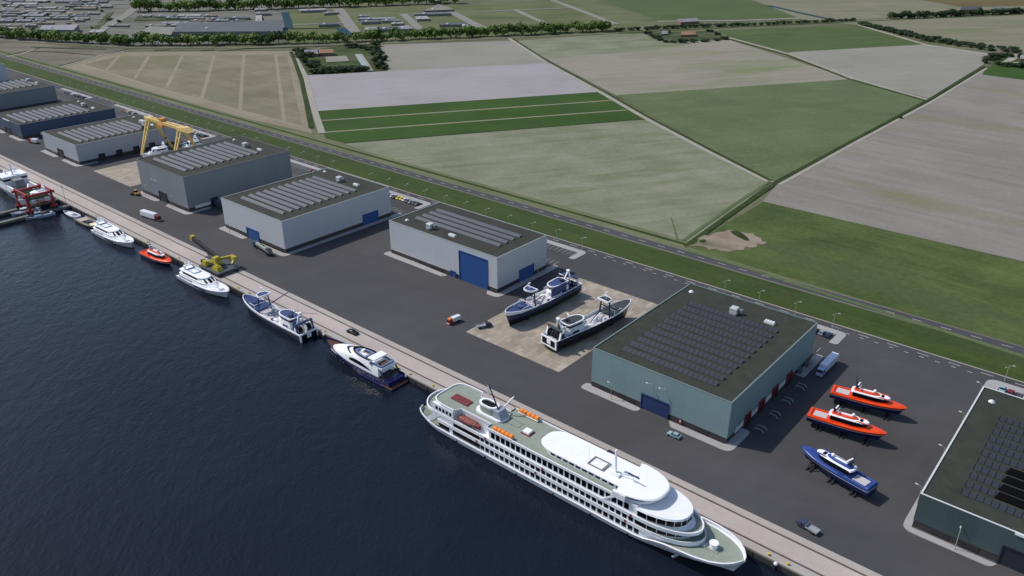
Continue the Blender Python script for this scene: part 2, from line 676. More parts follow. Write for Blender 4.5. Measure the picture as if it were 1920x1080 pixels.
# ---------------------------------------------------------------- bollards and fenders along the quay
M_YEL = paint('yellow bollard paint', C(214, 190, 70), .5, 0, .15, 2)
M_BLK = paint('black rubber', C(26, 27, 30), .7, 0, .2, 2)
M_WHT = paint('white paint', C(236, 236, 236), .35, 0, .05, .5)
_b = MB().tube((0, 0, 0), (0, 0, .35), .28, .22, 10).tube((0, 0, .35), (0, 0, .62), .40, .36, 10)
BOL = _b.mesh('bollard', M_YEL, True)
bx = [-44.8, -49.9, -172.1, -183.6, -189.4, -232, -240, -284, -292, -334, -342, -372, -419, -428]
near = {-44.8: 'beyond the bow of the white cruise ship, right one', -49.9: 'beyond the bow of the white cruise ship, left one',
        -172.1: 'just off the stern of the white cruise ship', -183.6: 'beside the stern of the navy yacht, right one', -189.4: 'beside the stern of the navy yacht, left one',
        -232: 'beside the bow of the navy yacht, right one', -240: 'beside the stern of the floating trawler',
        -284: 'between the floating trawler and the white motor yacht', -292: 'on the quay beside the bow of the white motor yacht by the crane',
        -334: 'between the white motor yacht and the orange boat, right one', -342: 'between the white motor yacht and the orange boat, left one',
        -372: 'beside the bow of the farther white motor yacht', -419: 'beside the tan tender, right one', -428: 'beside the tan tender, left one'}
for x in bx:
    o = put('bollard', BOL, None, (x, 159.6, 0))
    tag(o, 'yellow bollard ' + near[x], 'bollard', 'yellow bollards on the quay edge')
FEN = MB().ball((0, 0, 0), .55, 12, 8).mesh('fender', M_WHT, True)
for x, s in ((-47.2, 'beyond the bow of the cruise ship'), (-184.2, 'beside the stern of the navy yacht'), (-230.5, 'between the floating trawler and the navy yacht')):
    t = thing('quay_fender', 'white topped black fender on the quay '+s, 'fender', (x, 158.0, 0), 0, 'fenders on the quay wall')
    put('ball', FEN, t, (0, 0, -.1))
    MB().tube((0, .1, -2.6), (0, .1, -.45), .42, .42, 10).obj('rubber_block', M_BLK, t, True)
# ================================================================ halls
M_ROOF = concrete('mossy bitumen roof', C(60, 61, 54), None, .18, .15)
M_ROOF2 = concrete('mossy bitumen roof green', C(58, 61, 53), None, .22, .2)
M_PLINTH = paint('dark brick plinth', C(64, 58, 58), .85, 0, .2, 1.2)
M_TRIM = paint('pale roof edge', C(150, 156, 150), .5, 0, .05)
M_GLASS = paint('dark window glass', C(26, 30, 38), .12, 0, .1, 2, .6)
M_BLUE = cladding('blue roller door', C(46, 84, 146), .5, .10, .45, 0)
M_DARKDOOR = cladding('dark roller door', C(44, 48, 58), .5, .2, .5, 0)
M_NAVYDOOR = cladding('navy roller door', C(50, 66, 108), .5, .15, .45, 0)
M_UNIT = paint('air unit metal', C(192, 196, 196), .45, .1, .08)
M_UNITD = paint('grey air unit metal', C(120, 124, 126), .5, .1, .1)
M_DOME = paint('skylight dome', C(222, 226, 222), .25, 0, .04)
M_RED = paint('red dock frame', C(132, 36, 46), .5, 0, .1)
M_STEEL = paint('dock steel', C(150, 158, 170), .45, .3, .1)


def solar(name, rgb, pitch):
    m, nt, b = newmat(name)
    tc = N(nt, 'ShaderNodeTexCoord')
    s = N(nt, 'ShaderNodeSeparateXYZ')
    nt.links.new(tc.outputs['Object'], s.inputs[0])
    f1 = math2(nt, 'LESS_THAN', math2(nt, 'FRACT', math2(nt, 'DIVIDE', s.outputs[0], pitch)), .17)
    f2 = math2(nt, 'LESS_THAN', math2(nt, 'FRACT', math2(nt, 'DIVIDE', s.outputs[2], .42)), .12)
    f = math2(nt, 'MAXIMUM', f1, math2(nt, 'MULTIPLY', f2, .5))
    c = mix(nt, f, rgb, tuple(x*.25 for x in rgb))
    nt.links.new(c, b.inputs['Base Color'])
    b.inputs['Roughness'].default_value = .5
    b.inputs['Specular IOR Level'].default_value = .3
    return m


M_SOLP = solar('pale solar cells', C(76, 83, 96), 1.1)
M_SOLD = solar('dark solar cells', C(52, 56, 66), 1.75)
M_SOLE = paint('solar frame end', C(20, 20, 24), .6)


def wedge(w, dp, rise, dark):
    """one row of tilted panels on a triangular rack"""
    cells = MB().add([(0, 0, .12), (w, 0, .12), (w, dp, rise), (0, dp, rise), (0, .02, .07), (w, .02, .07), (w, dp, rise-.05), (0, dp, rise-.05)],
                     [(0, 1, 2, 3), (7, 6, 5, 4), (0, 4, 5, 1), (2, 6, 7, 3), (1, 5, 6, 2), (0, 3, 7, 4)])
    rack = MB()
    for x0, x1 in ((.02, .1), (w-.1, w-.02)):
        rack.add([(x, y, z) for x in (x0, x1) for y, z in ((.1, .0), (dp-.02, .0), (dp-.02, rise-.06))], [(0, 1, 2), (5, 4, 3), (0, 3, 4, 1), (1, 4, 5, 2), (2, 5, 3, 0)])
    rack.box(.1, w-.1, dp-.07, dp-.02, 0, rise-.06)
    return cells.mesh('solar_row', M_SOLD if dark else M_SOLP), rack.mesh('rack', M_SOLE)


def hall(label, x0, x1, y0, y1, h, wall, plinth_h=2.1, rows=None, doors=(), sidedoors=(), docks=(), windows=(), extras=(), roofm=None, trim=None, wins_side=()):
    t = thing('hall', label, 'hall', (x0, y0, 0))
    w, d = x1-x0, y1-y0
    MB().box(.12, w-.12, .12, d-.12, 0, plinth_h).obj('plinth', M_PLINTH, t)
    o = rect(0, w, 0, d)
    i = rect(.35, w-.35, .35, d-.35)
    MB().ring(o, i, plinth_h, h-.12).obj('wall', wall, t)
    MB().ring(rect(-.06, w+.06, -.06, d+.06), rect(.41, w-.41, .41, d-.41), h-.12, h).obj('roof_edge', trim or M_TRIM, t)
    rf = MB().box(.352, w-.352, .352, d-.352, h-1.0, h-.3).obj('roof', roofm or M_ROOF, t)
    zr = h-.3
    if rows:
        a, b_, ya, yb, n, dp, rise, dark = rows
        c, k = wedge(b_-a, dp, rise, dark)
        for j in range(n):
            y = ya+(yb-ya)*j/max(1, n-1)
            put('solar_row', c, rf, (a-x0, y-y0, zr))
            q = put('rack', k, rf, (a-x0, y-y0, zr))
    for dx0, dx1, dz, mt in doors:
        a, b_ = dx0-x0, dx1-x0
        p = MB().box(a, b_, -.04, .3, 0, dz).obj('door', mt, t)
        MB().box(a-.3, a, -.3, .3, 0, dz+.3).box(b_, b_+.3, -.3, .3, 0, dz+.3).box(a, b_, -.3, .3, dz, dz+.3).obj('shadow_frame', mt, p)  # raised frame added to cast the shadow a recessed door would have
    for dy0, dy1, dz, mt in sidedoors:
        a, b_ = dy0-y0, dy1-y0
        p = MB().box(w-.3, w+.05, a, b_, 0, dz).obj('door', mt, t)
        MB().box(w-.3, w+.3, a-.3, a, 0, dz+.3).box(w-.3, w+.3, b_, b_+.3, 0, dz+.3).box(w-.3, w+.3, a, b_, dz, dz+.3).obj('shadow_frame', mt, p)  # same added frame on the side wall, its shadow standing in for a recess
    for wx0, wx1 in windows:
        a, b_ = wx0-x0, wx1-x0
        p = MB().box(a, b_, .02, .3, .75, 1.75).obj('window', M_GLASS, t)
        q = MB().box(a-.1, b_+.1, -.06, .2, 1.75, 1.87).box(a-.1, b_+.1, -.08, .2, .63, .75)
        n = max(2, int((b_-a)/1.6))
        for j in range(n+1):
            xx = a+(b_-a)*j/n
            q.box(xx-.05, xx+.05, -.02, .1, .75, 1.75)
        q.obj('frame', M_PLINTH, p)
    for wy0, wy1 in wins_side:
        MB().box(w-.3, w+.03, wy0-y0, wy1-y0, 1.0, 2.3).obj('window', M_STEEL, t)
    for y, mt in docks:
        a = y-y0
        p = MB().box(w-.2, w+.12, a-1.5, a+1.5, .9, 4.1).obj('dock_door', M_DARKDOOR, t)
        MB().box(w-.2, w+.6, a-1.95, a-1.5, .7, 4.1).box(w-.2, w+.6, a+1.5, a+1.95, .7, 4.1).box(w-.2, w+.6, a-1.95, a+1.95, 4.1, 4.5).obj('dock_frame', mt, p)
        MB().box(w-.2, w+.7, a-1.6, a+1.6, .5, .9).obj('dock_bumper', M_BLK, p)
    for e in extras:
        k, ex, ey = e[0], e[1]-x0, e[2]-y0
        if k == 'unit':
            u = MB().box(ex-1.8, ex+1.0, ey-1.3, ey+1.3, zr, zr+2.6, .15).obj('ventilation_unit', M_UNIT, rf)
            MB().box(ex+1.0, ex+2.6, ey+.1, ey+1.4, zr+.5, zr+2.1, .1).box(ex+.2, ex+1.2, ey-2.3, ey-1.3, zr, zr+.9, .08).obj('duct', M_UNITD, rf)
        elif k == 'vent':
            v = MB().box(ex-1.9, ex+1.9, ey-.8, ey+.8, zr, zr+.8, .1)
            for j in range(4):
                v.box(ex-1.75+.92*j, ex-1.0+.92*j, ey-.7, ey+.7, zr+.8, zr+1.1, .12)
            v.obj('roof_vent', M_DOME, rf)
        elif k == 'dome':
            MB().ball((ex, ey, zr), .85, 14, 6, .85, True).tube((ex, ey, zr), (ex, ey, zr+.15), 1.0, .95, 14).obj('roof_dome', M_DOME, rf, True)
        elif k == 'light':
            MB().bar((ex, -.05, e[3]), (ex-1.3, -1.3, e[3]+.6), .09, .09).box(ex-1.7, ex-1.1, -1.6, -1.2, e[3]+.5, e[3]+.7).obj('wall_lamp', M_LHEAD, t)
        elif k == 'sign':
            MB().box(ex-.45, ex+.45, -.35, -.25, .4, 2.4).box(ex-.45, ex-.3, -.25, .1, 0, .4).box(ex+.3, ex+.45, -.25, .1, 0, .4).obj('sign_board', M_RED, t)
            MB().box(ex-.22, ex+.22, -.37, -.35, 1.1, 1.9).obj('sign_panel', M_DOME, t)
        elif k == 'ramp':
            for s in (0, 2.2):
                MB().path([(w+3.2, ey+s, .0), (w+3.4, ey+s, .9), (w+5.6, ey+s, .95), (w+6.4, ey+s, .05)], .14).obj('wheel_guide', M_STEEL, t, True)
        elif k == 'black':
            MB().add([(ex, ey-.6, zr+.28), (ex+14, ey-.6, zr+.28), (ex+14, ey+1.5, zr+1.1), (ex+.6, ey+1.5, zr+1.1), (ex, ey-.6, zr), (ex+14, ey-.6, zr), (ex+14, ey+1.5, zr), (ex+.6, ey+1.5, zr)], [(0, 1, 2, 3), (7, 6, 5, 4), (0, 4, 5, 1), (1, 5, 6, 2), (2, 6, 7, 3), (3, 7, 4, 0)]).obj('black_wedge', paint('matt black wedge', C(7, 7, 8), .8, 0, .1, 1, .1), rf)  # black wedge laid over part of a solar row
        elif k == 'band':
            MB().box(w-.1, w+.09, ey, e[3]-y0, 1.1, 2.8).obj('dock_band', M_DOME, t)
        elif k == 'beam':
            MB().box(ex, e[3]-x0, -.35, -.07, h-.6, h+.1).obj('roof_beam', M_WHT, t)
        elif k == 'stair':
            q = MB()
            for j in range(6):
                q.box(w+.15, w+1.3, ey+.35*j, ey+.35*j+.35, 0, .2+.2*j)
            q.box(w+.15, w+.2, ey, ey+2.2, 1.2, 2.2)
            q.obj('stair', M_UNITD, t)
    return t


W_DG = cladding('dark grey sheets', C(124, 129, 136), 1.2, .08)
W_NB = cladding('navy sheets', C(58, 76, 104), 1.2, .12)
W_LG = cladding('light grey sheets', C(172, 176, 184), 1.2, .05)
W_MG = cladding('mid grey sheets', C(130, 135, 140), 1.2, .06)
W_WH = cladding('white grey sheets', C(194, 195, 199), 1.2, .05)
W_GR = cladding('sea green sheets', C(126, 150, 152), 1.2, .06)
W_DK = cladding('deep green sheets', C(62, 82, 84), 1.2, .08)
M_TRIMG = paint('green roof edge', C(112, 128, 124), .5, 0, .05)
M_TRIMD = paint('grey roof edge', C(96, 98, 98), .5, 0, .05)

# far left white tower-like hall
hall('white hall corner at the far left edge of the yard', -905, -846, 215, 268, 17, cladding('white sheets', C(190, 194, 204), 1.2, .05), rows=None, extras=[('unit', -870, 250)])
hall('tall dark grey hall with grey solar rows, farthest dark hall at the left edge', -774, -723.3, 195, 262, 14.2, W_DG,
     rows=(-771, -736.3, 201, 253, 12, 1.65, .95, False), doors=[(-754, -744, 5.6, M_DARKDOOR)], extras=[('unit', -758, 255), ('vent', -746, 257), ('dome', -765, 257)], trim=M_TRIMD)
hall('navy blue hall with grey solar rows and a white beam on its front roof edge', -672, -621, 196, 263, 10.7, W_NB,
     rows=(-659.4, -625, 200.8, 244.8, 11, 1.65, .95, False), doors=[(-651, -642, 4.6, M_DARKDOOR)], windows=[(-637, -633), (-630, -626)],
     extras=[('unit', -645, 251), ('vent', -632, 252.2), ('dome', -666, 256), ('beam', -650.5, 196, -639), ('band', 0, 208, 222), ('band', 0, 226, 244)], trim=M_TRIMD)
hall('low pale grey hall with grey solar rows beside the yellow gantry crane', -579.5, -528.6, 195, 262, 12.9, W_LG,
     rows=(-569.5, -534.5, 200.7, 243.5, 11, 1.65, .95, False), doors=[(-559, -551, 5.4, M_DARKDOOR)], windows=[(-577, -562), (-547, -534)],
     extras=[('unit', -551, 250), ('vent', -540, 252), ('dome', -573, 255)], docks=[(209.5, M_BLK), (221, M_BLK), (232.5, M_BLK), (243.5, M_BLK)])
hall('tall mid grey hall with grey solar rows and a small dark door', -446.4, -395.4, 195, 262, 19.8, W_MG,
     rows=(-439.8, -404.6, 201.2, 245.4, 11, 1.65, .95, False), doors=[(-426, -418, 5.4, M_DARKDOOR)], windows=[(-444, -430), (-413, -399)],
     extras=[('unit', -422, 250), ('vent', -409.5, 251.4), ('dome', -444.3+3, 254.4), ('light', -428, 195, 11.4), ('light', -424, 195, 11.2), ('band', 0, 199, 208), ('band', 0, 213, 222)],
     docks=[(210.5, M_BLK)], trim=M_TRIMD)
hall('white hall with two blue doors and eleven pale solar rows', -360.3, -308.4, 195.4, 262.2, 16.3, W_WH,
     rows=(-352.8, -316.6, 201.6, 245.4, 11, 1.65, .95, False), doors=[(-339.8, -330, 5.5, M_BLUE)], sidedoors=[(243.2, 252.9, 5.7, M_BLUE)], windows=[(-358, -342), (-327, -311)],
     extras=[('unit', -336, 251.7), ('vent', -323.8, 252.8), ('dome', -356, 257)], trim=M_TRIM)
hall('white hall with the giant blue door and four long solar rows', -270.6, -203.0, 228.4, 262.1, 16.7, W_WH,
     rows=(-263.7, -210.7, 238.3, 251.9, 4, 1.65, .95, False), doors=[(-225, -208.7, 13.9, M_BLUE), (-230.6, -227.9, 2.7, M_BLUE)], sidedoors=[(243, 252.6, 5.7, M_BLUE)],
     windows=[(-252, -236)], extras=[('unit', -248.5, 234.2), ('vent', -234.5, 233.9), ('dome', -264.7, 234.4)])
hall('large green hall with eleven rows of dark solar panels and a navy door', -130.5, -79.6, 195, 261.7, 15.3, W_GR,
     rows=(-122.6, -87.7, 200.4, 244.6, 11, 1.75, .85, True), doors=[(-110.2, -100.4, 5.6, M_NAVYDOOR)], windows=[(-127, -122), (-120, -113), (-90.5, -86)],
     extras=[('unit', -105.5, 249.4), ('vent', -92.7, 250.5), ('dome', -126.7, 255.3), ('light', -106.7, 195, 10.6), ('light', -102, 195, 10.6), ('sign', -95.6, 195),
             ('ramp', 0, 207.8), ('ramp', 0, 218.2), ('ramp', 0, 228.6), ('ramp', 0, 240),
             ('band', 0, 200.5, 206.2), ('band', 0, 210.8, 216.6), ('band', 0, 221.2, 227), ('band', 0, 231.6, 238.4), ('stair', 0, 249), ('stair', 0, 255)],
     docks=[(208.6, M_RED), (218.9, M_RED), (229.3, M_RED), (240.8, M_RED)], trim=M_TRIMG, roofm=M_ROOF2)
hall('dark green hall at the bottom right corner with dark solar panels', -25.3, 25.6, 194.6, 262.4, 11.0, W_DK,
     rows=(-17.4, 17.6, 201.4, 244.8, 11, 1.75, .85, True), doors=[(-4.6, 5.2, 5.8, M_DARKDOOR)], windows=[(-20.7, -16.4), (-14.0, -9.5)],
     extras=[('dome', -21.2, 254.5), ('black', -10.2, 206), ('black', -10.2, 210.2), ('black', -10.2, 214.6), ('black', -10.2, 219), ('beam', -3.3, 194.6, 7.5), ('unit', 0, 250), ('vent', 12, 250)], trim=paint('sunlit roof edge', C(204, 208, 206), .5, 0, .05), roofm=M_ROOF2)  # roof edge colour brightened to carry the sun on the left edge
# ================================================================ boats and ships
M_HULLW = paint('white hull paint', C(246, 246, 247), .28, 0, .03, .3)
M_SHIPW = paint('white ship paint', C(240, 241, 244), .35, 0, .04, .3)
M_DECKG = paint('grey green deck paint', C(140, 148, 136), .75, 0, .10, .5)
M_DECKP = paint('pale deck paint', C(196, 190, 192), .7, 0, .08, .8)
M_TEAK = paint('teak deck', C(92, 56, 38), .6, 0, .2, 2)
M_WIN = paint('black ship glass', C(10, 11, 18), .22, 0, .1, 1, .35)
M_NAVY = paint('navy trawler paint', C(52, 68, 116), .45, 0, .12, .6)
M_GREYP = paint('grey ship paint', C(150, 158, 172), .5, 0, .08, .5)
M_MAST = paint('dark mast paint', C(36, 42, 58), .5, 0, .1)
M_NET = paint('black net', C(22, 22, 28), .9, 0, .4, 3, .2)
M_MAROON = paint('maroon cover', C(122, 50, 52), .7, 0, .12, 1)
M_ORANGE = paint('orange raft', C(240, 134, 20), .5, 0, .08, 1)
M_BLUEGL = paint('pale blue glass', C(108, 124, 156), .15, 0, .1, 1, .7)


def sections(L, B, zk, zt, ztip, ws=.86, tb=.55, p=2.0, rake=2.0, wl=.85, n=18, sheer=1.8, s0=.35, be=1.0):
    """stations (x, half breadth at top, half breadth low, z top, z keel, rake)"""
    st = []
    for i in range(n+1):
        t = i/n
        t = 1-(1-t)**(1.25 if be == 1 else 1.7) if i else 0
        if t < .3:
            b = ws+(1-ws)*math.sin(t/.3*PI/2)
        elif t <= tb:
            b = 1
        else:
            b = (1-((t-tb)/(1-tb))**p)**be
        u = max(0, (t-tb*.8)/(1-tb*.8))
        lo = b*wl*(1-.85*u**1.3)
        z = zt+(ztip-zt)*max(0, (t-s0)/(1-s0))**sheer
        st.append((t*L, max(b*B/2, .06), max(lo*B/2, .03), z, zk, rake*t**5))
    return st


def hull_from(st, bulw, th=.18, bul_fn=None):
    """closed hull shell with bulwark, and the list of deck edge points"""
    rings = []
    edge = []
    for x, bt, bl, zt, zk, rk in st:
        bw = bul_fn(x) if bul_fn else bulw
        zd = zt-bw
        h = zt-zk
        bi = max(bt-th, bt*.35)

        def X(z):
            return x+rk*((z-zk)/h-1)
        z1 = zk+h*.62
        z0 = zk+h*.22
        half = [(bt, zt), (bl+(bt-bl)*.55, z1), (bl*.94, z0), (bl*.45, zk+h*.03)]
        ring = [(X(z), y, z) for y, z in half] + [(X(zk), 0, zk)] + [(X(z), -y, z) for y, z in reversed(half)]
        ring += [(X(zt), -bi, zt), (X(zt), -bi, zd), (X(zt), bi, zd), (X(zt), bi, zt)]
        rings.append(ring)
        edge.append((x, bi-.005, zd+.012))
    return MB().loft(rings), edge


def deck_from(edge, x0=-1e9, x1=1e9):
    d = MB()
    e = [q for q in edge if x0 <= q[0] <= x1]
    vs = []
    for x, b, z in e:
        vs += [(x, b, z), (x, -b, z)]
    fs = [(2*i, 2*i+1, 2*i+3, 2*i+2) for i in range(len(e)-1)]
    return d.add(vs, fs)


def railing(pts, h, r=.035, every=1):
    q = MB()
    up = [(x, y, z+h) for x, y, z in pts]
    mid = [(x, y, z+h*.5) for x, y, z in pts]
    q.path(up, r, 5)
    q.path(mid, r*.7, 4)
    for a, b_ in zip(pts[::every], up[::every]):
        q.tube(a, b_, r, r, 5)
    return q


def radar(t, x, y, z, r=.35, s=1.0):
    MB().tube((x, y, z), (x, y, z+r), r*.5, r*.5).ball((x, y, z+r*1.5), r, 10, 6).obj('radar_dome', M_HULLW, t, True)


def winband(t, poly, z0, z1, name='window_band', inner=.4, out=.04):
    return MB().ring(scaled(poly, out), scaled(poly, -inner), z0, z1).obj(name, M_WIN, t)


# ---------------------------------------------------------------- passenger ship
def cruise_ship():
    t = thing('cruise_ship', 'long white cruise ship moored along the quay with grey green decks and dark windows', 'cruise ship', (-164, 150.5, -2))
    S = [(0, 3.6, .6, 4.3, 0), (.7, 5.4, 1.6, 4.25, 0), (2.2, 6.5, 3.4, 4.1, 0), (4.5, 7.1, 5.0, 3.6, 0), (7, 7.35, 5.9, 2.8, 0), (10, 7.4, 6.4, 2.3, 0), (20, 7.45, 6.8, 2.2, 0),
         (50, 7.45, 6.8, 2.2, 0), (78, 7.45, 6.4, 2.2, .0), (84, 7.5, 6.0, 2.3, .1), (87, 7.55, 5.7, 2.8, .2), (90, 7.65, 5.3, 3.9, .3), (93, 7.75, 4.9, 4.7, .5), (97, 7.7, 4.1, 5.1, .8),
         (101, 7.4, 3.0, 5.3, 1.2), (105, 6.5, 1.7, 5.45, 1.8), (108, 5.0, .8, 5.6, 2.3), (110, 3.2, .35, 5.7, 2.7), (111.2, 1.4, .12, 5.8, 3.0), (111.6, .5, .06, 5.8, 3.1)]
    st = [(a, b, c, d, -1.5, e) for a, b, c, d, e in S]
    bf = lambda x: .55 if 8 < x < 86 else (1.0 if x > 92 else (.55+.45*(x-86)/6 if x >= 86 else 1.1))
    hb, edge = hull_from(st, .5, .5, bf)
    hull = hb.obj('hull', banded('white hull with dark boot top', C(30, 36, 60), C(240, 241, 245), .25), t, True)
    deck_from(edge).obj('main_deck', M_DECKG, t)
    pts = [(-.5, 0, 0)]
    ph = MB().tube((0, 0, 0), (0, .25, 0), .3, .3, 12).mesh('porthole', M_WIN)
    for x in (19, 31, 43.5, 57, 70, 82):
        put('porthole', ph, hull, (x, -7.05, .95), PI)
        put('porthole', ph, hull, (x, 7.05, .95), 0)
    # three tiers of cabins
    d1 = outline(9.5, 98.5, 6.72, 13, 2, 16)
    MB().prism(d1, 1.4, 4.7).obj('lower_cabins', M_SHIPW, t)
    led1 = outline(9, 100.5, 7.02, 14, 2, 18)
    MB().prism(led1, 4.55, 4.8).obj('second_deck', M_DECKG, t)
    MB().ring(scaled(led1, .03), scaled(led1, -.22), 4.4, 5.55).obj('lower_bulwark', M_SHIPW, t)
    d2 = outline(9.5, 97.2, 6.72, 13, 2, 14)
    MB().prism(d2, 4.801, 7.6).obj('middle_cabins', M_SHIPW, t)
    led2 = outline(1.9, 99.6, 6.95, 14.5, 6.6, 18)
    led2b = [(x, y) for x, y in led2]
    MB().prism(led2b, 7.2, 7.45).obj('third_deck', M_DECKG, t)
    MB().ring(scaled(led2b, .05), scaled(led2b, -.3), 7.15, 8.15).obj('upper_bulwark', M_SHIPW, t, True)
    d3 = outline(10.5, 95.3, 6.55, 13.5, 2, 20)
    # aft block kept narrow where the lifeboats hang
    aft = [(10.5, 5.9), (17.5, 5.9), (17.5, 4.3), (32, 4.3), (32, 6.55), (84, 6.55), (84, -6.55), (32, -6.55), (32, -4.3), (17.5, -4.3), (17.5, -5.9), (10.5, -5.9)]
    MB().prism(aft, 7.451, 11.1).obj('upper_cabins', M_SHIPW, t)
    fw = outline(84, 95.8, 6.6, 11.7, 0, 13, .8)
    MB().prism(fw, 7.452, 10.3).obj('forward_lounge', M_SHIPW, t)
    MB().taper(scaled(fw, .35), 10.3, scaled(fw, .05), 10.75).obj('lounge_roof', M_SHIPW, t, True)
    # side wing slabs joining the aft blocks
    MB().box(8.6, 17.5, -6.9, -5.9, 5.2, 11.1, .2).box(8.6, 17.5, 5.9, 6.9, 5.2, 11.1, .2).obj('stern_block', M_SHIPW, t)
    # top deck with recesses over the lifeboats
    top = [(7.6, 3.6), (8.2, 5.2), (9.8, 6.3), (12.5, 6.8), (17.7, 6.8), (19.0, 4.5), (31.5, 4.5), (31.5, 6.85), (79.5, 6.85), (79.5, -6.85), (31.5, -6.85), (31.5, -4.5), (19.0, -4.5), (17.7, -6.8), (12.5, -6.8), (9.8, -6.3), (8.2, -5.2), (7.6, -3.6)]
    MB().prism(top, 11.1, 11.4).obj('top_deck', M_DECKG, t)
    ti = [(x+(.3 if x < 40 and abs(y) < 6.4 and x < 10 else 0), y*(.955)) for x, y in top]
    MB().ring([(x, y*1.004) for x, y in top], ti, 11.0, 11.75).obj('top_bulwark', M_SHIPW, t)
    MB().prism(outline(3.4, 12, 6.3, 0, 5.2, 14), 4.45, 4.6).obj('stern_terrace', M_DECKG, t)
    for s in (-1, 1):
        y0, y1 = sorted((s*6.7, s*7.0))
        MB().add([(x, y, z) for y in (y0, y1) for x, z in ((4.8, 3.2), (6.6, 2.6), (11.6, 7.0), (10.0, 7.4))], [(0, 1, 2, 3), (7, 6, 5, 4), (0, 4, 5, 1), (1, 5, 6, 2), (2, 6, 7, 3), (3, 7, 4, 0)]).obj('stern_wing', M_SHIPW, t)
    # windows: near side individually, far side as one mesh
    w1 = MB().box(-.72, .72, -.05, .1, -.15, 1.85).mesh('window', M_WIN)
    w2 = MB().box(-.7, .7, -.05, .1, -.1, 1.65).mesh('window', M_WIN)
    far = MB()
    n = 0
    xs1 = [33.7+1.96*i for i in range(25)]
    xs2 = [29.5+1.96*i for i in range(29)]
    for x in xs1:
        put('window', w1, t, (x, -6.55, 8.75))
        far.box(x-.72, x+.72, 6.45, 6.59, 8.75, 10.5)
    for x in xs2:
        put('window', w2, t, (x, -6.72, 5.6))
        put('window', w2, t, (x, -6.72, 2.65))
        far.box(x-.68, x+.68, 6.6, 6.77, 5.6, 7.15).box(x-.68, x+.68, 6.6, 6.77, 2.75, 4.3)
    tag(far.obj('window', M_WIN, t), None, None, None, 'stuff')
    for i in range(5):
        MB().box(9.9+1.5*i, 10.8+1.5*i, -6.96, -6.85, 9.0, 10.1).obj('window', M_WIN, t)
    # long dark openings aft
    for x0, x1, z0, z1, y in ((10.5, 15.5, 5.6, 7.0, 6.78), (17, 28.5, 5.6, 7.1, 6.78), (11.0, 15.5, 2.4, 4.25, 6.78), (17, 28.5, 2.4, 4.3, 6.78)):
        MB().box(x0, x1, -y, -y+.1, z0, z1).obj('promenade_opening', M_WIN, t)

    def bow_windows(poly, z0, z1, xmin, gap=.12, name='bow_window'):
        q = [p for p in scaled(poly, .05) if p[0] >= xmin]
        ii = scaled(poly, -.15)
        a = [p for p in poly if p[0] >= xmin]
        for (x0, y0), (x1, y1) in zip(q, q[1:]):
            d = Vector((x1-x0, y1-y0))
            if d.length < .5 or d.length > 6:
                continue
            e = d.normalized()*gap
            nrm = Vector((d.y, -d.x)).normalized()*.12
            p = [(x0+e.x, y0+e.y), (x1-e.x, y1-e.y), (x1-e.x-nrm.x, y1-e.y-nrm.y), (x0+e.x-nrm.x, y0+e.y-nrm.y)]
            MB().prism(p, z0, z1).obj(name, M_WIN, t)
    fw_dense = fw
    side = [(84+2.0*i, -6.4) for i in range(1)]
    bow_windows(fw_dense, 8.35, 10.05, 84)
    d2_dense = d2
    bow_windows(d2_dense, 5.5, 7.05, 84)
    # bridge deck
    br = outline(49.5, 86.0, 4.7, 8, 6, 18)
    MB().prism(br, 11.401, 13.0).obj('bridge_deck_house', M_SHIPW, t)
    MB().prism(outline(78, 87.0, 6.6, 8.0, 0, 18, .75), 11.402, 13.0).obj('bridge', M_SHIPW, t)
    MB().ring(scaled(outline(78, 87.0, 6.6, 8.0, 0, 18, .75), .05), scaled(outline(78, 87.0, 6.6, 8.0, 0, 18, .75), -.3), 12.15, 12.8).obj('bridge_window', M_WIN, t)
    for i in range(11):
        MB().box(54+2.2*i, 55.5+2.2*i, -4.76, -4.6, 11.9, 12.6).obj('deck_window', M_WIN, t)
        MB().box(54+2.2*i, 55.5+2.2*i, 4.6, 4.76, 11.9, 12.6).obj('deck_window', M_WIN, t)
    roof = [p for p in outline(48.6, 92.0, 5.15, 0, 7, 20, 1, .65) if p[0] < 76]
    fr = outline(70, 88.4, 7.3, 10.5, 0, 22, .72)
    fr = [p for p in fr if p[0] >= 77.9]
    full = roof[:]
    full = [p for p in roof if p[0] < 60]+[(77.2, -5.15)]+[(77.9, -7.3)]+fr+[(77.9, 7.3), (77.2, 5.15)]
    q = []
    for p in full:
        if not q or (Vector(p)-Vector(q[-1])).length > .02:
            q.append(p)
    MB().prism(q, 13.0, 13.3).taper(q, 13.3, scaled(q, -.35), 13.55).obj('bridge_roof', M_HULLW, t)
    # bridge wings
    for s in (-1, 1):
        MB().box(76.6, 80.5, min(s*6.5, s*7.4), max(s*6.5, s*7.4), 11.2, 13.0).obj('bridge_wing', M_SHIPW, t)
        MB().add([(72.5, s*6.95, 7.6), (73.2, s*6.95, 7.6), (78.2, s*6.95, 11.4), (77.2, s*6.95, 11.4), (72.5, s*6.6, 7.6), (73.2, s*6.6, 7.6), (78.2, s*6.6, 11.4), (77.2, s*6.6, 11.4)],
                 [(0, 1, 2, 3), (7, 6, 5, 4), (0, 4, 5, 1), (1, 5, 6, 2), (2, 6, 7, 3), (3, 7, 4, 0)]).obj('wing_strut', M_SHIPW, t)
    # roof gear
    MB().ring(rect(65.5, 70.8, -3.2, .8), rect(65.75, 70.1, -2.95, .55), 13.55, 13.85).obj('roof_grating', M_UNITD, t)
    mt = MB().bar((74.0, -1.8, 13.55), (73.2, -1.2, 20.0), .5, .45).box(72.6, 75.4, -2.9, -.9, 13.55, 14.2).obj('mast', M_SHIPW, t)
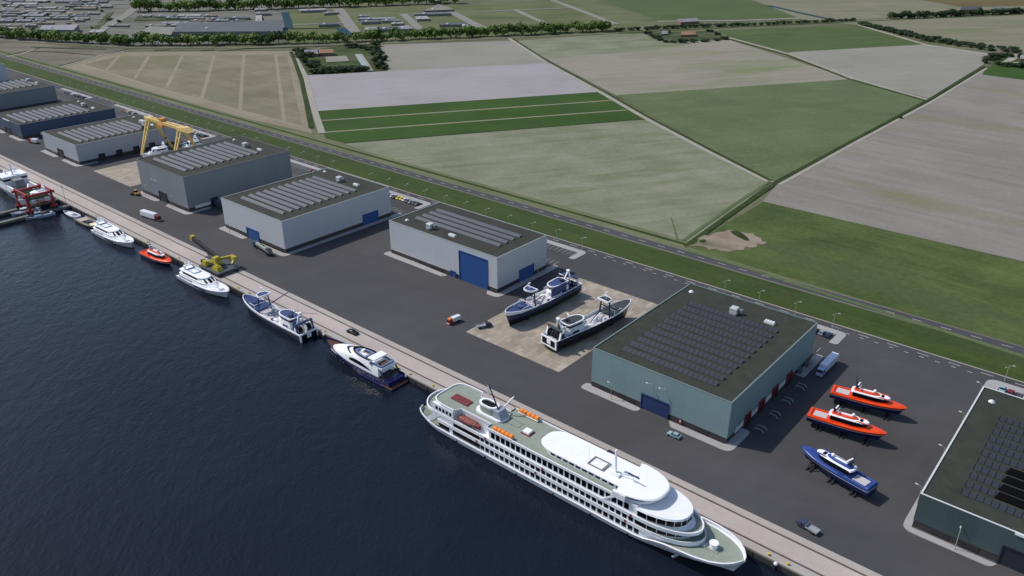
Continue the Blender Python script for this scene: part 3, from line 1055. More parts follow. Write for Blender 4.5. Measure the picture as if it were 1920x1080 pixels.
    MB().taper([(70.6, -1.7), (72.8, -1.3), (72.8, -.9), (70.6, -.6)], 19.2, [(70.6, -1.7), (72.8, -1.3), (72.8, -.9), (70.6, -.6)], 19.45).obj('radar_platform', M_MAST, mt)
    radar(mt, 73.3, -1.2, 20.0, .4)
    MB().tube((75.4, -1.6, 13.9), (78.5, -1.0, 14.6), .14, .08).obj('yard', M_SHIPW, mt, True)
    MB().tube((79.3, -1.6, 13.55), (79.3, -1.6, 15.6), .1, .08).obj('radar_post', M_SHIPW, t, True)
    MB().bar((77.6, -1.5, 15.7), (81.2, -1.7, 15.7), .35, .25).obj('radar_scanner', M_MAST, t)
    for x, y in ((64.6, -1.2), (70.9, -.4)):
        MB().tube((x, y, 13.55), (x, y, 18.4 if x < 66 else 16), .07, .04).obj('aerial', M_SHIPW, t, True)
    # funnel
    fo = outline(23.2, 30.4, 2.0, 2.2, 2.6, 10)
    MB().prism(outline(22.0, 33.5, 2.7, 1.5, 2.6, 8), 11.401, 12.0).obj('funnel_base', M_SHIPW, t)
    fn = MB().taper(fo, 12.1, [(x-.3, y*.92) for x, y in fo], 14.2).obj('funnel', M_DECKG, t, True)
    fi = [(x-.3, y*.97) for x, y in fo]
    MB().ring(fi, [(26.5+(x-26.5)*.78, y*.72) for x, y in fi], 14.1, 14.7).obj('funnel_rim', M_HULLW, fn)
    MB().prism([(26.5+(x-26.5)*.78, y*.72) for x, y in fi], 13.9, 14.35).obj('funnel_mouth', M_NET, fn)
    MB().taper(rect(29.6, 33.2, -2.0, 1.6), 12.001, rect(29.6, 31.8, -1.9, 1.5), 14.5).obj('funnel_casing', M_GREYP, fn)
    MB().tube((30.8, -.6, 14.4), (25.2, 1.2, 20.4), .26, .2).obj('signal_mast', M_MAST, t, True)
    MB().bar((23.6, 2.4, 12.4), (25.2, 1.2, 20.2), .36, .36).bar((30.6, 2.0, 14.0), (32.8, 4.2, 17.6), .4, .3).obj('mast_stay', M_SHIPW, t)
    # red deck grid (stowed covers)
    g = MB()
    for i in range(5):
        for j in range(2):
            g.box(12.1+1.42*i, 13.46+1.42*i, -2.35+1.5*j, -.92+1.5*j, 11.45, 11.85, .05)
    g.obj('pool_cover', M_MAROON, t)
    MB().box(40.6, 43.9, -2.0, 1.0, 11.41, 11.62).obj('hatch_base', M_MAROON, t)
    MB().box(41.0, 43.4, -1.6, .6, 11.62, 12.3, .1).obj('skylight', M_HULLW, t)
    MB().ring(rect(33.4, 38.6, -.6, 2.0), rect(33.5, 38.5, -.5, 1.9), 11.401, 11.45).obj('deck_line', M_DITCH, t)
    # foredeck gear
    MB().tube((103.2, -.2, 4.35), (103.2, -.2, 5.9), 1.05, .95, 20).tube((103.2, -.2, 5.9), (103.2, -.2, 6.15), 1.2, 1.2, 20).obj('capstan', M_HULLW, t, True)
    MB().box(101.0, 105, -1.7, 1.3, 4.3, 4.6).obj('capstan_base', M_DECKG, t)
    MB().box(99.2, 101.6, -1.6, -.2, 4.3, 4.9).obj('deck_hatch', M_GREYP, t)
    MB().bar((95.5, -7.0, 1.4), (96.8, -6.4, 2.6), .4, .5).obj('anchor', M_GREYP, t)
    # ring rail of the terrace above the foredeck
    tr = outline(80, 100.4, 7.0, 13.4, 0, 26)
    tr = [p for p in tr if p[0] > 88]
    MB().path([(x, y, 5.75) for x, y in tr], .09).obj('terrace_rail', M_HULLW, t, True)
    # life rings on the sides
    for x, z in ((31, 7.7), (53, 7.7), (82.5, 7.7), (27.5, 5.0), (50.5, 5.0), (81, 5.0)):
        MB().tube((x, -7.22, z), (x, -7.02, z), .36, .36, 10).obj('life_ring', M_RED, t, True)
    return t


cruise_ship()


def life_boat(x, y, z, label):
    t = thing('lifeboat', label, 'lifeboat', (x, y, z), 0, 'lifeboats of the white cruise ship')
    hb, edge = hull_from(sections(9.4, 2.9, 0, 1.3, 1.5, .55, .5, 2, .3, .7, 12), .15, .1)
    hb.obj('hull', M_MAROON, t, True)
    cov = MB()
    rings = []
    for i in range(9):
        u = i/8
        b_ = 1.3*max(.05, math.sin(PI*(.06+.88*u)))**.6
        rings.append([(.3+8.7*u, b_*math.cos(PI*j/6), 1.15+.75*math.sin(PI*j/6)*(b_/1.3)) for j in range(7)])
    cov.loft(rings, closed=False).obj('cover', paint('brown red canopy', C(138, 70, 62), .7, 0, .1), t, True)
    for i in range(6):
        MB().path([(1.8+1.1*i, 1.25*math.cos(PI*j/6)*.98, 1.2+.76*math.sin(PI*j/6)) for j in range(7)], .06).obj('hoop', paint('tan strap', C(196, 160, 130), .7), t, True)
    for s in (1.2, 8.0):
        MB().tube((s, .2, 1.2), (s, .2, 2.6), .06).obj('fall', M_MAST, t)
    return t


life_boat(-145.2, 144.8, 7.0-.6, 'maroon lifeboat hanging on the water side of the white cruise ship')
life_boat(-145.2, 156.0, 7.0-.6, 'maroon lifeboat hanging on the quay side of the white cruise ship')
RAFT = MB().loft([[(x, .72*math.cos(2*PI*j/8)*k, .62+.6*math.sin(2*PI*j/8)*k) for j in range(8)] for x, k in ((-.72, .7), (-.6, 1), (.6, 1), (.72, .7))]).mesh('life_raft', M_ORANGE)
CRA = MB().box(-.78, .78, -.85, .85, 0, .14).mesh('cradle', M_HULLW)
for y, s in ((144.45, 'water side'), (156.5, 'quay side')):
    for i in range(5):
        t = thing('life_raft', 'orange life raft canister on the %s of the white cruise ship deck' % s, 'life raft', (-129.6+1.52*i, y, 9.76), 0, 'orange life rafts on the '+s)
        put('canister', RAFT, t)
        put('cradle', CRA, t)


# ---------------------------------------------------------------- navy yacht (bow to the left)
def navy_yacht():
    t = thing('navy_yacht', 'navy blue motor yacht with white upper works moored stern to the white cruise ship', 'motor yacht', (-184.2, 153.8, -2), PI)
    t.scale = (1, 1, 1.28)
    hb, edge = hull_from(sections(39.5, 8.6, -1.2, 2.5, 3.9, .93, .5, 1.9, 3.2, .86, 22, 1.6, .35, .8), .5, .16)
    h = hb.obj('hull', paint('navy yacht hull', C(28, 32, 92), .25, 0, .05, .4, .5), t, True)
    deck_from(edge, 2.2).obj('deck', M_TEAK, t)
    MB().box(-1.6, 4.2, -4.0, 4.0, .25, .62, .06).obj('swim_platform', M_TEAK, t)
    MB().box(-1.75, 4, -4.15, -4.0, .0, .5).box(-1.75, 4, 4.0, 4.15, .0, .5).box(-1.75, -1.6, -4.15, 4.15, .0, .5).obj('platform_edge', M_MAST, t)
    MB().box(2.2, 15, 4.19, 4.4, .35, .75).box(2.2, 15, -4.4, -4.19, .35, .75).obj('rub_rail', paint('violet blue fender rail', C(58, 54, 124), .4), t)
    MB().taper(rect(2.0, 6.5, -2.0, 2.0), .6, rect(4.8, 6.5, -2.0, 2.0), 2.9).obj('garage_door', paint('navy garage door', C(18, 22, 52), .5), t)
    for s in (-1, 1):
        q = MB()
        for j in range(6):
            q.box(1.8+.75*j, 2.6+.75*j, min(s*2.1, s*3.4), max(s*2.1, s*3.4), .5, .95+.36*j)
        q.obj('stair', M_TEAK, t)
    # main house: long wedge rising from the foredeck
    lo = outline(5.2, 36.2, 3.75, 17, 0, 16)
    hi = outline(5.8, 25.5, 3.2, 7, 0, 16)
    rings = []
    for k in range(5):
        u = k/4
        rings.append([(a[0]*(1-u)+b_[0]*u, a[1]*(1-u)+b_[1]*u, 2.2+2.6*(math.sin(u*PI/2))) for a, b_ in zip(lo, hi)])
    MB().loft(rings).obj('deck_house', M_HULLW, t, True)
    # swept side windows
    for s in (-1, 1):
        p = [(9.5, 3.3), (13, 4.35), (22, 3.7), (24.6, 2.95), (16, 3.05)]
        def yy(x, z):
            u = math.asin(min(1, (z-2.2)/2.6))/(PI/2)
            half_lo = 3.75 if x < 19.2 else 3.75*math.sqrt(max(0, 1-((x-19.2)/17)**2))
            half_hi = 3.2 if x < 18.5 else 3.2*math.sqrt(max(0, 1-((x-18.5)/7)**2))
            return half_lo*(1-u)+half_hi*u+.05
        grid = []
        for i in range(13):
            x = 8.6+16*i/12
            f = math.sin(PI*min(1, max(0, i/12)))
            zl, zh = 3.0+.25*(i/12), 3.05+.25*(i/12)+1.05*f
            grid.append([(x, s*yy(x, zl), zl), (x, s*yy(x, (zl+zh)/2), (zl+zh)/2), (x, s*yy(x, zh), zh), (x, s*(yy(x, zh)-.25), zh), (x, s*(yy(x, zl)-.25), zl)])
        MB().loft(grid).obj('side_window', M_WIN, t)
    # forward chevron windscreen
    ws = MB()
    pts = []
    n = 14
    for i in range(n+1):
        a = -1+2*i/n
        xm = 26.3-4.2*abs(a)**1.7
        pts.append((xm, 2.75*a, 4.62+.12*(1-abs(a))))
    ring = []
    for x, y, z in pts:
        ring.append([(x, y, z-.35), (x, y, z), (x-1.1, y*.93, z+.42), (x-1.1, y*.93, z-.2)])
    ws.loft(ring).obj('windscreen', M_WIN, t)
    # upper deck coaming and flybridge
    up = outline(3.9, 23.2, 3.3, 9, 0, 16)
    MB().prism(up, 4.8, 5.05).obj('upper_deck', M_HULLW, t)
    fb = outline(11.2, 22.2, 2.9, 8, 0, 16)
    MB().ring(fb, scaled(fb, -.35), 5.05, 5.75).obj('flybridge_screen', M_WIN, t)
    MB().ring(scaled(fb, .25), scaled(fb, .02), 5.05, 5.45).obj('flybridge_coaming', M_HULLW, t)
    MB().prism(scaled(fb, -.4), 5.052, 5.1).obj('flybridge_deck', M_DECKP, t)
    MB().ring(outline(13.5, 20.8, 2.3, 5, 0, 10), outline(14.2, 19.9, 1.5, 4, 0, 10), 5.1, 5.55).obj('sofa', M_BLUEGL, t)
    MB().box(12.0, 13.4, -2.2, 1.2, 5.1, 5.14).box(13.4, 17.6, -2.2, -.9, 5.1, 5.14).obj('teak_sole', M_TEAK, t)
    MB().box(14.5, 17.0, .2, 1.9, 5.1, 5.5, .1).box(17.6, 18.8, -1.6, -.2, 5.1, 5.7, .1).obj('sun_pad', M_HULLW, t)
    # radar arch / hardtop
    for s in (-1, 1):
        MB().bar((10.0, s*3.0, 5.0), (9.2, s*2.7, 6.6), 1.6, .3).obj('arch_leg', M_HULLW, t)
    MB().box(7.4, 11.0, -3.1, 3.1, 6.5, 6.8, .12).obj('hardtop', M_HULLW, t)
    MB().box(4.7, 7.4, -1.5, 1.6, 5.05, 5.5, .05).obj('aft_table', M_TEAK, t)
    MB().box(4.1, 4.6, -3.0, 3.0, 5.05, 5.7).box(4.6, 9.5, -3.1, -2.8, 5.05, 5.7).box(4.6, 9.5, 2.8, 3.1, 5.05, 5.7).obj('glass_balustrade', M_BLUEGL, t)
    MB().box(3.6, 4.1, -3.4, 3.4, 4.5, 5.3, .1).obj('deck_lip', M_HULLW, t)
    for s in (-1, 1):
        MB().bar((4.4, s*3.3, 4.6), (1.8, s*3.6, 1.9), .35, .5).obj('aft_strut', M_MAST, t)
        ph = MB().tube((0, s*.02, 0), (0, s*.3, 0), .22, .22, 10).mesh('porthole', M_BLUEGL)
        for x in (7.5, 9.2, 24.5, 26.5, 30.0, 31.5, 32.8, 34):
            b_ = 4.15 if x < 20 else 4.0-((x-20)/19.5)**2.1*4.0
            put('porthole', ph, h, (x, s*(b_-.2), 1.15))
    return t


navy_yacht()


# ---------------------------------------------------------------- white motor yachts
def white_yacht(label, loc, rz, L=36.0, B=8.4, cradle=False):
    t = thing('white_motor_yacht', label, 'motor yacht', loc, rz, 'white motor yachts')
    hb, edge = hull_from(sections(L, B, -1.2, 2.2, 3.6, .95, .6, 2.1, 2.6, .88, 24, 1.5, .35, .62), .25, .2)
    h = hb.obj('hull', banded('white yacht hull', C(24, 28, 44), C(230, 231, 236), .15), t, True)
    deck_from(edge).obj('deck', M_HULLW, t)
    k = L/36
    lo = outline(1.5*k, 29*k, 3.75, 12, 1, 12)
    hi = outline(2.0*k, 25.5*k, 3.3, 9, 1, 12)
    MB().taper(lo, 1.95, hi, 3.7).obj('main_house', M_HULLW, t, True)
    MB().prism(outline(3*k, 33*k, 2.7, 14, 1, 12), 2.2, 2.75).obj('fore_house', M_HULLW, t, True)
    up = outline(1.2*k, 24.6*k, 3.45, 6, 1.5, 12)
    MB().prism(up, 3.7, 3.95).obj('upper_deck', M_HULLW, t)
    wl = outline(3*k, 23.6*k, 3.0, 5, 1, 12)
    wh = outline(3*k, 20.8*k, 2.75, 4, 1, 12)
    MB().taper(wl, 3.95, wh, 5.3).obj('wheelhouse', M_HULLW, t, True)
    # side window strips
    for s in (-1, 1):
        MB().add([(a, s*(y+o), z) for o in (.06, -.15) for a, y, z in ((4.5*k, 2.98, 4.25), (17*k, 2.98, 4.25), (16.5*k, 2.86, 4.95), (5.5*k, 2.86, 4.95))],
                 [(0, 1, 2, 3), (7, 6, 5, 4), (0, 4, 5, 1), (1, 5, 6, 2), (2, 6, 7, 3), (3, 7, 4, 0)]).obj('side_window', M_WIN, t)
        MB().box(2.5*k, 13*k, min(s*3.6, s*3.78), max(s*3.6, s*3.78), 2.35, 3.0).obj('lower_window', M_GREYP, t)
        MB().box(15*k, 24*k, min(s*(B/2-.08), s*(B/2+.03)), max(s*(B/2-.08), s*(B/2+.05)), 1.15, 1.75).obj('hull_stripe', M_WIN, h)
    # three front panes
    for y0, y1 in ((-2.15, -.85), (-.65, .65), (.85, 2.15)):
        xo = 23.5*k-1.0*(abs(y0+y1)/2/2.2)**2*1.7
        xi = 20.9*k-1.0*(abs(y0+y1)/2/2.2)**2*1.6
        MB().add([(xo+.14, y0, 4.05), (xo+.14, y1, 4.05), (xi+.3, y1*.95, 5.2), (xi+.3, y0*.95, 5.2), (xo-.4, y0, 4.05), (xo-.4, y1, 4.05), (xi-.3, y1*.95, 5.2), (xi-.3, y0*.95, 5.2)],
                 [(0, 1, 2, 3), (7, 6, 5, 4), (0, 4, 5, 1), (1, 5, 6, 2), (2, 6, 7, 3), (3, 7, 4, 0)]).obj('front_window', M_WIN, t)
    rf = outline(1.5*k, 20.9*k, 3.1, 4.2, 1.2, 12)
    MB().prism(rf, 5.3, 5.55).taper(rf, 5.55, scaled(rf, -.3), 5.68).obj('roof', M_HULLW, t)
    MB().ring(rect(6*k, 13*k, -1.8, 1.8), rect(6.4*k, 12.6*k, -1.5, 1.5), 5.68, 6.0).obj('roof_coaming', M_GREYP, t)
    for s in (-1, 1):
        MB().bar((6.5*k, s*2.3, 5.6), (5.0*k, s*1.6, 7.3), .9, .25).obj('arch_leg', M_HULLW, t)
    ar = MB().box(4.3*k, 5.9*k, -1.9, 1.9, 7.2, 7.5, .1).obj('radar_arch', M_HULLW, t)
    radar(ar, 4.9*k, -.9, 7.5, .5)
    radar(ar, 4.9*k, .9, 7.5, .5)
    MB().tube((5.3*k, 0, 7.5), (5.0*k, 0, 9.4), .06, .04).obj('aerial', M_HULLW, ar)
    MB().box(23.6*k, 29.5*k, -.12, .12, 2.76, 2.84).obj('deck_line', M_WIN, t)
    MB().taper(rect(30.2*k, 32.6*k, -1.2, 1.2), 2.6, rect(30.4*k, 32.2*k, -1.0, 1.0), 3.1).obj('deck_hatch', M_GREYP, t)
    e = [q for q in edge if q[0] > 20*k]
    railing([(x, b_-.05, z+.2) for x, b_, z in e], .8, .03).add([], []).obj('rail', M_STEEL, t)
    railing([(x, -b_+.05, z+.2) for x, b_, z in e], .8, .03).obj('rail', M_STEEL, t)
    if cradle:
        for x in (6, 16, 26):
            MB().box(x*k-.5, x*k+.5, -2.6, 2.6, -2.4, -.9).obj('keel_block', M_BLK, t)
    return t


white_yacht('white motor yacht moored beside the yellow mobile crane', (-325, 152.6, -2), R(1), 35.5)
white_yacht('white motor yacht moored between the tan tender and the orange boat', (-410, 152.6, -2), R(1), 36)
white_yacht('white yacht standing ashore under the yellow gantry crane', (-501, 241, 2.4), R(-96), 18, 5.0, True)
white_yacht('small white yacht standing ashore behind the one under the gantry crane', (-500, 262, 2.4), R(-84), 13, 4.0, True)


# ---------------------------------------------------------------- trawlers
def trawler(label, loc, rz, low, hi, trim, cab, ground, L=43.5, B=8.6):
    t = thing('trawler', label, 'trawler', loc, rz, 'fishing trawlers')
    zk = -2.2
    nm = 'trawler hull %s' % label[:18]
    hb, edge = hull_from(sections(L, B, zk, 3.0, 5.2, .97, .6, 2.2, 2.4, .86, 26, 1.5, .45, .55), 1.0, .22)
    h = hb.obj('hull', banded(nm, low, hi, .5 if not ground else .9, C(236, 238, 244), (3.5 if ground else 2.3, 9)), t, True)
    # white bulwark cap strip along the top
    for s in (-1, 1):
        pts = [(x, s*b_, z+1.0) for x, b_, z in edge]
        MB().path(pts, .17, 5).obj('cap_rail', M_HULLW, h)
    deck_from(edge, -1, 30.5).obj('work_deck', M_DECKP, t)
    for s in (-1, 1):
        q = MB()
        q.loft([[(x, s*(b_-.02), z+.01), (x, s*(b_-.02), z+.98), (x, s*(b_-.08), z+.98), (x, s*(b_-.08), z+.01)] for x, b_, z in edge if b_ > .6])
        q.obj('bulwark_lining', M_HULLW, h)
    # raised foredeck
    fd = MB()
    e = [q for q in edge if q[0] > 29.3]
    vs = []
    for x, b_, z in e:
        vs += [(x, b_, z+.55), (x, -b_, z+.55)]
    fd.add(vs, [(2*i, 2*i+1, 2*i+3, 2*i+2) for i in range(len(e)-1)])
    x, b_, z = e[0]
    fd.box(x-.15, x, -b_, b_, z-.8, z+.55)
    fd.obj('foredeck', cab, t)
    MB().box(33.8, 35.6, -1.1, 1.1, 4.0, 4.7, .08).tube((34.6, -1.6, 4.4), (34.6, 1.6, 4.4), .45).obj('windlass', cab, t)
    MB().path([(31.0, -3.3, 3.4), (31.3, -3.2, 5.2), (31.3, 3.2, 5.2), (31.0, 3.3, 3.4)], .14).path([(36.4, -2.2, 4.4), (31.3, -3.2, 5.2)], .1).path([(36.4, 2.2, 4.4), (31.3, 3.2, 5.2)], .1).obj('bow_frame', M_HULLW, t, True)
    # gallows: two posts with platform
    for s in (-1, 1):
        MB().tube((28.8, s*2.9, 2.0), (29.1, s*2.1, 9.7), .34, .28).obj('gallows_post', M_MAST if ground else cab, t, True)
    pf = roundpoly([(27.3, -3.0), (30.6, -2.3), (31.4, 0), (30.6, 2.3), (27.3, 3.0)], .5, 3)
    g = MB().prism(scaled(pf, -.35), 9.6, 9.95).obj('gallows_top', cab, t)
    MB().ring(pf, scaled(pf, -.4), 9.5, 10.1).obj('gallows_rim', M_HULLW, g)
    MB().tube((29.4, 0, 9.9), (29.4, 0, 12.6), .12, .08).bar((29.4, -1.3, 11.4), (29.4, 1.3, 11.4), .3, .2).bar((28.8, 0, 12.6), (30.2, 0, 12.6), .4, .25).obj('mast_head', M_HULLW, t)
    MB().tube((28.7, -1.8 if not ground else 1.8, 4.5), (19.5, -9.5 if not ground else -1.2, 12.5 if not ground else 3.0), .26, .16).obj('derrick_boom', M_MAST if ground else cab, t, True)
    MB().box(23.5, 26.5, -1.3, 1.3, 2.0, 2.7, .1).tube((25.0, -1.8, 2.8), (25.0, 1.8, 2.8), .5).obj('fish_hatch', M_GREYP, t)
    MB().tube((27.2, -2.5, 2.0), (27.2, -2.5, 2.9), .75, .7, 14).obj('trawl_winch', M_GREYP, t, True)
    MB().tube((20.2, 2.5, 2.0), (20.2, 2.5, 2.8), .6, .6, 12).obj('trawl_winch', M_NAVY, t, True)
    # deckhouse
    lo = outline(6.8, 17.6, 2.9, 4.5, .6, 8)
    MB().prism(lo, 2.0, 4.3).obj('deck_house', M_HULLW, t, True)
    for s in (-1, 1):
        MB().box(9.2, 12.5, min(s*2.85, s*2.96), max(s*2.85, s*2.96), 2.6, 3.5).obj('house_panel', cab, t)
        MB().tube((12.6, s*2.9, 3.2), (12.6, s*3.15, 3.2), .4, .4, 10).obj('life_ring', M_HULLW, t)
    up = outline(7.4, 16.2, 2.7, 3.6, .5, 8)
    uo = outline(7.4, 16.8, 2.75, 3.8, .5, 8)
    wh = MB().taper(up, 4.3, uo, 6.5).obj('wheelhouse', M_HULLW, t, True)
    MB().ring(scaled(outline(7.4, 16.6, 2.7, 3.7, .5, 8), .06), scaled(up, -.4), 5.35, 6.1).obj('wheelhouse_window', M_WIN, wh)
    ro = outline(7.0, 16.9, 2.85, 3.8, .5, 8)
    MB().prism(scaled(ro, -.5), 6.5, 6.62).obj('wheelhouse_roof', cab, wh)
    MB().ring(ro, scaled(ro, -.45), 6.4, 6.85).obj('roof_rim', M_HULLW, wh)
    MB().tube((9.6, -.3, 6.6), (9.2, -.3, 9.4), .16, .1).bar((8.6, -1.5, 8.6), (8.6, 1.3, 8.6), .25, .2).box(8.7, 10.2, .2, 1.4, 6.6, 7.6).obj('radar_mast', M_MAST, t)
    MB().bar((9.0, -1.1, 9.4), (9.6, 1.1, 9.7), .35, .22).obj('radar_scanner', M_HULLW, t)
    for x, y in ((7.8, -1.8), (7.8, 1.8)):
        MB().tube((x, y, 6.5), (x, y, 11.5), .05, .03).obj('aerial', M_GREYP, t)
    # funnel pair, net drums and stern gantry
    for s in (-1, 1):
        MB().taper(rect(5.2, 6.8, s*1.5-.6, s*1.5+.6), 2.0, rect(5.6, 6.6, s*1.5-.5, s*1.5+.5), 6.2, ).obj('funnel', M_HULLW if s < 0 else cab, t)
        dr = MB().tube((3.2, s*2.0-1.1, 3.5), (3.2, s*2.0+1.1, 3.5), 1.2, 1.2, 16).obj('net_drum', M_NET, t, True)
        for q in (-1.15, 1.15):
            MB().tube((3.2, s*2.0+q-.06, 3.5), (3.2, s*2.0+q+.06, 3.5), 1.5, 1.5, 16).obj('drum_flange', cab if ground else M_HULLW, dr, True)
    for s in (-1, 1):
        MB().bar((1.6, s*3.6, 2.0), (2.6, s*3.6, 6.4), .7, .5).obj('gantry_leg', cab if not ground else M_HULLW, t)
    MB().box(2.0, 2.9, -3.9, 3.9, 6.1, 6.7, .05).obj('gantry_beam', cab, t)
    # white A-frame, deck crane, rails and rigging
    MB().bar((5.0, -1.6, 4.3), (4.2, -.4, 9.6), .4, .4).bar((5.0, 1.6, 4.3), (4.2, .4, 9.6), .4, .4).bar((6.6, 0, 6.6), (4.3, 0, 9.3), .3, .3).box(3.7, 4.8, -.7, .7, 9.3, 9.9, .1).obj('stern_mast', M_HULLW, t)
    MB().tube((20.8, -2.2, 2.0), (20.8, -2.2, 4.6), .4, .35, 10).bar((20.8, -2.2, 4.5), (25.2, -1.2, 5.6), .4, .4).bar((25.2, -1.2, 5.6), (27.0, -.6, 4.4), .25, .25).obj('deck_crane', M_HULLW, t)
    for s in (-1, 1):
        railing([(7.6+1.4*i, s*2.85, 4.3) for i in range(7)], .9, .05).obj('house_rail', M_HULLW, t)
        MB().box(17.9, 19.6, min(s*1.2, s*2.6), max(s*1.2, s*2.6), 2.0, 3.0, .12).obj('deck_locker', M_HULLW, t)
        MB().tube((29.1, s*2.0, 9.4), (9.3, s*.3, 9.2), .035, .035, 4).tube((29.2, s*1.0, 10.0), (42.4, s*.1, 5.2), .035, .035, 4).tube((29.1, s*2.1, 9.6), (33.5, s*3.4, 4.6), .035, .035, 4).obj('rigging', M_MAST, t)
    MB().path([(28.9, -2.6, 7.0), (28.9, 2.6, 7.0)], .2).path([(28.9, -2.4, 5.0), (29.0, 2.3, 9.2)], .1).path([(28.9, 2.4, 5.0), (29.0, -2.3, 9.2)], .1).obj('gallows_brace', M_MAST if ground else cab, t)
    # framed transom
    z0, z1 = .35, 3.2
    MB().box(-.5, -.02, -4.15, -3.55, z0-.8, z1+.1).box(-.5, -.02, 3.55, 4.15, z0-.8, z1+.1).box(-.5, -.02, -3.55, 3.55, z1-.45, z1+.05).box(-.42, -.02, -1.0, 1.0, z0+.4, z1-.45).box(-.5, -.02, -3.55, 3.55, z0-.8, z0-.35).obj('transom_frame', M_HULLW, t)
    MB().box(-.36, -.01, -3.55, -1.0, z0-.35, z1-.45).obj('stern_door', M_NET, t)
    MB().box(-.36, -.01, 1.0, 3.55, z0-.35, z1-.45).obj('stern_door', M_NET, t)
    MB().box(4.2, 9.2, -3.9, -3.3, 2.0, 3.1, .1).box(4.2, 9.2, 3.3, 3.9, 2.0, 3.1, .1).obj('net_rack', M_GREYP if not ground else M_NAVY, t)
    if ground:
        for x in (6, 15, 24, 32):
            MB().box(x-.4, x+.4, -1.6, 1.6, zk-.02, zk+.9).obj('keel_block', M_BLK, t)
    return t


trawler('navy and white trawler moored afloat at the quay with its boom swung out', (-235.2, 154.3, -2), PI, C(22, 26, 44), C(44, 50, 80), M_HULLW, M_NAVY, False)
ta = trawler('dark blue hulled trawler ashore with its bow towards the quay, beside the giant blue door', (-179.0, 250.5, 2.22), R(-91), C(16, 18, 26), C(54, 66, 96), M_HULLW, M_NAVY, True)
M_CHAR = paint('charcoal trawler paint', C(60, 64, 66), .5, 0, .12)
tb = trawler('black hulled trawler ashore with its stern towards the quay, beside the green hall', (-156.6, 205.0, 2.22), R(80), C(14, 15, 22), C(30, 34, 50), M_HULLW, M_CHAR, True)
# dark blue canvas screen and rescue boat on trawler ta
for o in ta.children:
    if o.name.startswith('deck_house'):
        MB().box(9.0, 18.5, 2.5, 2.95, 3.2, 6.9, .1).obj('deck_screen', M_NAVY, ta)
        rb, _ = hull_from(sections(7.2, 1.9, 3.9, 4.6, 4.9, .8, .5, 2, .5, .8, 10), .3, .2)
        rb.obj('rescue_boat', M_GREYP, ta, True).location = (9.6, -3.0, 0)
        break


